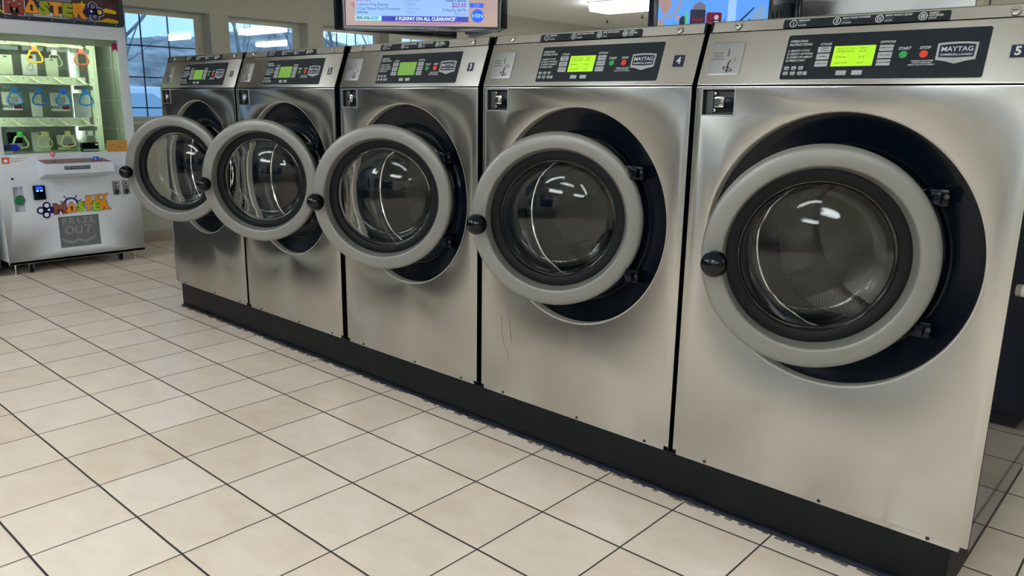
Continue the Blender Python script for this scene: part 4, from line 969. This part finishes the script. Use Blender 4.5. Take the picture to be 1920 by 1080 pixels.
m.flat(fr, [[(X(1248), Z(26)), (X(1262), Z(24)), (X(1275), Z(12)), (X(1281), Z(-6)), (X(1278), Z(-6)), (X(1272), Z(10)), (X(1261), Z(21)), (X(1248), Z(23))]], .0006, TN, w+.0003)
m.flat(fr, [rrect(X(1252), Z(46), X(1257), Z(34)), rrect(X(1268), Z(46), X(1272), Z(30))], .0006, TEAL, w)
m.flat(fr, [[(X(1278), Z(46)), (X(1278), Z(26)), (X(1283), Z(20)), (X(1288), Z(22)), (X(1288), Z(46))]], .0006, DK, w); m.flat(fr, [[(X(1271), Z(27)), (X(1272), Z(20)), (X(1277), Z(21)), (X(1277), Z(27))]], .0006, scr('orange', (.6, .3, .2)), w)
m.flat(fr, [[(X(1286), Z(20)), (X(1289), Z(12)), (X(1292), Z(14)), (X(1292), Z(46)), (X(1289), Z(46))]], .0006, GN, w)
m.flat(fr, [rrect(X(1296), Z(46), X(1322), Z(10))], .0006, DK, w); m.flat(fr, [rrect(X(1300), Z(29), X(1318), Z(24))], .0004, RD, w+.0007); m.flat(fr, [rrect(X(1296), Z(34.5), X(1322), Z(33.5))], .0004, GYT, w+.0007)
m.flat(fr, [[(X(1299), Z(10)), (X(1302), Z(2)), (X(1312), Z(-3)), (X(1322), Z(3)), (X(1321), Z(10))]], .0006, scr('dim', (.16, .17, .20)), w)
m.flat(fr, [rrect(X(1324), Z(44), X(1350), Z(14), .01)], .0006, RD, w); m.flat(fr, [[(X(1333), Z(42)), (X(1335), Z(24)), (X(1341), Z(17)), (X(1347), Z(24)), (X(1350), Z(42))]], .0006, DK, w+.0006); m.flat(fr, [circ(X(1341), Z(22), X(1345)-X(1341), 14)], .0005, SKN, w+.0012); m.flat(fr, [[(X(1337), Z(36)), (X(1338), Z(28)), (X(1345), Z(28)), (X(1348), Z(36))]], .0005, SKN, w+.0012)
m.flat(fr, [[(X(1353), Z(38)), (X(1355), Z(22)), (X(1358), Z(38))]], .0006, DK, w)
m.flat(fr, [[(X(1376), Z(31)), (X(1404), Z(4)), (X(1405), Z(6)), (X(1378), Z(34))]], .0006, DK, w); m.flat(fr, [circ(X(1379), Z(34), X(1384)-X(1379), 14)], .0006, DK, w+.0003)
m.flat(fr, [[(X(1388), Z(46)), (X(1400), Z(26)), (X(1402), Z(16)), (X(1412), Z(2)), (X(1424), Z(0)), (X(1424), Z(46))]], .0005, scr('slate', (.20, .36, .62)), w); m.flat(fr, [rrect(X(1404), Z(36), X(1422), Z(34)), rrect(X(1396), Z(34), X(1400), Z(24))], .0005, DK, w+.0006)
m.flat(fr, [[(X(1360), Z(-60)), (X(1360), Z(30)), (X(1374), Z(36)), (X(1374), Z(-60))]], .0003, PALE, w-.0001)
m.build('screen_picture', sc, smooth=False)
make_tv('television', 'black television seen from behind at the left of the living room picture', (-1.80, 2.93), (-1.91, 2.66), Z2+.0, asp=1.3, group='backs of the television clusters')
make_tv('television', 'black television seen from behind at the right of the living room picture', (-.680, 2.305), (-1.07, 2.57), Z2, asp=.60, group='backs of the television clusters')
tm2 = copy_tree(tm); tm2.location = (-1.22, 2.38, ZC); tm2['label'] = 'dark ceiling pole carrying the right cluster of televisions'

# ------------------------------------------------------------------ stainless dryer stack behind machine 5
DRY = steel('dryer_front_steel', (.78, .79, .80), .40, .3)
t = thing('tumble_dryer', 'tall brushed stainless tumble dryer standing behind machine 5 by the cream wall', 'tumble dryer', (-.935, 2.60, 0), 0)
m = MB(); m.flat(Fr(), [rrect(0, .05, 1.06, 2.15, .006), circ(.53, .62, .30, 64), circ(.53, 1.38, .22, 64)], .004, DRY, -.004, bevel=.001); m.build('front_panel', t)
m = MB(); m.box((0, .004, .05), (1.06, .85, 2.148), BLACKM); m.build('cabinet', t, smooth=False)
for z, r in ((.62, .30), (1.38, .22)):
    m = MB(); m.lathe([(r+.012, -.001), (r+.008, -.014), (r-.02, -.018), (r-.055, -.012), (r-.06, .003)], CHROME, 64, 'y', (.53, 0, z)); m.box((.53-r+.0, -.05, z-.06), (.53-r+.03, -.012, z+.06), BLACK, .006); dd = m.build('dryer_door', t)
    m = MB(); m.lathe([(r-.05, -.008), (r*.5, -.012), (0, -.013)], SIDE, 64, 'y', (.53, 0, z)); m.build('door_glass', dd)
m = MB(); m.box((0, .02, 0), (1.06, .8, .05), BLACKM); m.build('kick_plate', t, smooth=False)

# navy locker cabinet beyond the open end of the row (mirrored in the black side of machine 5)
NAVYC = mat('navy_locker_paint', (.006, .013, .035), .35)
t = thing('locker_cabinet', 'dark navy locker cabinet reflected in the glossy black side of machine 5', 'cabinet', (1.02, 1.52, 0), 0)
m = MB(); m.box((0, 0, .06), (1.6, .55, 1.30), NAVYC, .006); m.box((.02, .02, 0), (1.58, .53, .06), BLACKM); m.build('body', t)
for k in range(4):
    m = MB(); m.box((.012+.396*k, -.012, .08), (.400+.396*k, .001, 1.28), NAVYC, .004); dd = m.build('door', t)
    m = MB(); m.box((.36+.396*k, -.028, .62), (.378+.396*k, -.010, .74), CHROME, .004); m.build('door_handle', dd)

# ------------------------------------------------------------------ front of the room (seen only mirrored in steel and glass)
BLUEC = mat('blue_laminate', (.02, .10, .42), .35); 
for k, x in enumerate((-1.3, .9)):
    t = thing('folding_table', 'blue topped folding table against the front wall, %s' % ['beside the dark dryers', 'farther from the dark dryers'][k], 'table', (x, -5.1, 0), 0, 'folding tables against the front wall')
    m = MB(); m.box((-.9, -.38, .86), (.9, .38, .90), BLUEC, .006); m.build('table_top', t)
    for sx in (-.8, .8):
        for sy in (-.3, .3):
            m = MB(); m.tube([(sx, sy, 0), (sx, sy, .86)], .02, CHROME, 10); m.build('leg', t)
DKD = steel('dark_dryer_steel', (.16, .16, .165), .35, .3)  # unseen dark dryers added to darken what the washer steel mirrors
for k in range(3):
    t = thing('reflection_dryer', 'unseen dark dryer added to darken reflected steel, %s' % ['beside the blue tables', 'in the middle of three', 'in the corner at the window wall'][k], 'tumble dryer', (-3.02-1.04*k, YF+.86, 0), PI, 'unseen dark dryers added for reflections')
    m = MB(); m.box((-.51, 0, 0), (.51, .84, 2.1), DKD, .006); m.build('cabinet', t)
    for z in (.62, 1.45):
        m = MB(); m.lathe([(.34, -.001), (.33, -.02), (.28, -.024), (.26, -.005), (0, -.004)], BLACK, 48, 'y', (0, 0, z)); m.build('dryer_door', t)
# dark glazed shop door and darker windows of the front wall
for k, (a, b) in enumerate(((-2.3, -.9), (-.5, .9))):
    m = MB(); m.box((a, YF, 1.05), (b, YF+.012, 2.15), mat('night_glass', (.02, .05, .10), .05, coat=1.0)); o = m.build('window_%d' % (7+k), smooth=False); struct(o)
    m = MB(); m.flat(Fr((0, YF+.02, 0), (-1, 0, 0), (0, 0, 1)), [rrect(-b-.05, 1.0, -a+.05, 2.2), rrect(-b, 1.05, -a, 2.15)], .03, FRAME, -.015); m.build('window_frame', o)

# ------------------------------------------------------------------ outdoors beyond the windows
ASPH = mat('asphalt', (.30, .31, .32), .9, var=.15, scale=6); GRASS = mat('winter_grass', (.30, .29, .26), .95, var=.5, scale=1.6); BARK = mat('pale_bark', (.26, .25, .24), .9, var=.25, scale=5)
m = MB(); m.box((-60, -40, -.3), (XW-.35, 50, -.15), ASPH); struct(m.build('parking_lot', smooth=False))
random.seed(11)
m = MB(); nx, ny = 26, 60; vs = []
for i in range(nx):
    for j in range(ny):
        x = -17-i*1.3; y = -30+j*1.3; hgt = min(1, i/6)*3.3+i*.03; vs.append((x, y, -.2+hgt+math.sin(x*.6+y*.31)*.3*min(1, i/3)+math.sin(y*.53)*.25*min(1, i/3)+random.uniform(-.12, .12)))
m.add(vs, [(i*ny+j, i*ny+j+1, (i+1)*ny+j+1, (i+1)*ny+j) for i in range(nx-1) for j in range(ny-1)], GRASS)
o = struct(m.build('hillside')) 
def tree(x, y, z, hgt, lab, seed):
    rnd = random.Random(seed); t = thing('bare_tree', lab, 'tree', (x, y, z), 0, 'bare trees on the hillside')
    m = MB(); tr = MB()
    def branch(mb_, p, d, ln, r, lvl):
        n = 5; pts = [p]; rs = [r]
        for i in range(n):
            d = (d+Vector((rnd.uniform(-.16, .16), rnd.uniform(-.16, .16), rnd.uniform(-.02, .14)))).normalized(); p = p+d*ln/n; pts.append(p); rs.append(r*(1-.75*(i+1)/n))
        mb_.tube(pts, rs, BARK, 6 if lvl < 2 else 3, cap=False)
        if lvl < 3:
            for k in range(7 if lvl == 0 else 5):
                q = rnd.randint(2, n) if lvl == 0 else rnd.randint(1, n); a = rnd.uniform(0, 2*PI); e = rnd.uniform(.35, .9)
                dd = (Vector((math.cos(a)*math.cos(e), math.sin(a)*math.cos(e), math.sin(e)))+d*.4).normalized()
                branch(m, pts[q], dd, ln*rnd.uniform(.26, .40), rs[q]*.6, lvl+1)
    branch(tr, Vector((0, 0, -.3)), Vector((0, 0, 1)), hgt, .085, 0)
    tr.build('trunk', t); m.build('branches', t)
for k in range(9):
    x = (-12.6, -15.6, -18.8)[k % 3]; y = 3.3+k*1.12+random.uniform(-.1, .1); i = max(0, (-17-x)/1.3)
    tree(x, y, -.2+min(1, i/6)*3.3+i*.03-.3, random.uniform(4.6, 5.4), 'leafless pale tree on the hillside, %s from the left through the windows' % ['first', 'second', 'third', 'fourth', 'fifth', 'sixth', 'seventh', 'eighth', 'ninth'][k], 100+k)
# parked car
CARW = mat('car_white_paint', (.86, .88, .90), .3, coat=.3); CARG = mat('car_glass_sky', (.42, .55, .62), .08, coat=.6); TAIL = mat('tail_lamp_red', (.45, .02, .02), .2)  # car glass colour includes the pale reflected sky
car = thing('parked_car', 'pale white car parked outside the window behind the game cabinet', 'car', (-10.1, 2.2, -.15), math.radians(90))
def section(prof, x0, x1, mm, taper=.0):
    n = len(prof); return None
m = MB(); half = .90
low = [(-2.25, .35), (-2.3, .75), (-2.2, 1.0), (-1.2, 1.06), (1.4, 1.02), (2.15, .92), (2.3, .7), (2.25, .35)]
bm = bmesh.new(); rows = []
for s, ins in ((-1, 0), (-.86, 0), (.86, 0), (1, 0)):
    rows.append([bm.verts.new((x*(1 if abs(s) < 1 else .985), s*half, z if abs(s) < 1 else z*.985+.008)) for x, z in low])
for a, b in zip(rows, rows[1:]):
    for i in range(len(low)): bm.faces.new((a[i], a[(i+1) % len(low)], b[(i+1) % len(low)], b[i]))
bm.faces.new(rows[0]); bm.faces.new(rows[-1][::-1]); bmesh.ops.recalc_face_normals(bm, faces=bm.faces[:]); bmesh.ops.bevel(bm, geom=bm.edges[:], offset=.05, segments=2, affect='EDGES'); m.add_bm(bm, CARW); m.build('body', car)
m = MB(); bm = bmesh.new(); g0 = [(-2.05, 1.02), (-1.65, 1.52), (-1.2, 1.62), (.4, 1.62), (.75, 1.52), (1.45, 1.0)]; rows = []
for s in (-1, 1): rows.append([bm.verts.new((x, s*(half-.04-.22*(z-1.0)/.6), z)) for x, z in g0])
for i in range(len(g0)-1): bm.faces.new((rows[0][i], rows[0][i+1], rows[1][i+1], rows[1][i]))
bm.faces.new(rows[0]); bm.faces.new(rows[1][::-1]); bmesh.ops.recalc_face_normals(bm, faces=bm.faces[:]); bmesh.ops.bevel(bm, geom=bm.edges[:], offset=.03, segments=2, affect='EDGES'); m.add_bm(bm, CARW); m.build('roof', car)
for s in (-1, 1):
    for pts in ([(-1.75, 1.08), (-1.45, 1.48), (-.75, 1.53), (-.75, 1.08)], [(-.65, 1.08), (-.65, 1.53), (.25, 1.53), (.85, 1.08)]):
        m = MB(); yy = lambda z: s*(half-.034-.22*(z-1.0)/.6); m.add([(x, yy(z), z) for x, z in pts]+[(x, yy(z)-s*.01, z) for x, z in pts], [(0, 1, 2, 3), (4, 5, 6, 7), (0, 1, 5, 4), (1, 2, 6, 5), (2, 3, 7, 6), (3, 0, 4, 7)], CARG); m.build('window_glass', car, smooth=False)
    for x in (-1.45, 1.45):
        m = MB(); m.lathe([(0, -.10), (.20, -.10), (.32, -.09), (.33, 0), (.32, .09), (.20, .10), (0, .10)], BLACKM, 32, 'y', (x, s*.82, .33)); m.build('wheel', car)
    m = MB(); m.box((-2.31, s*.60-.12, .80), (-2.18, s*.60+.12, .96), TAIL, .02); m.build('tail_lamp', car)
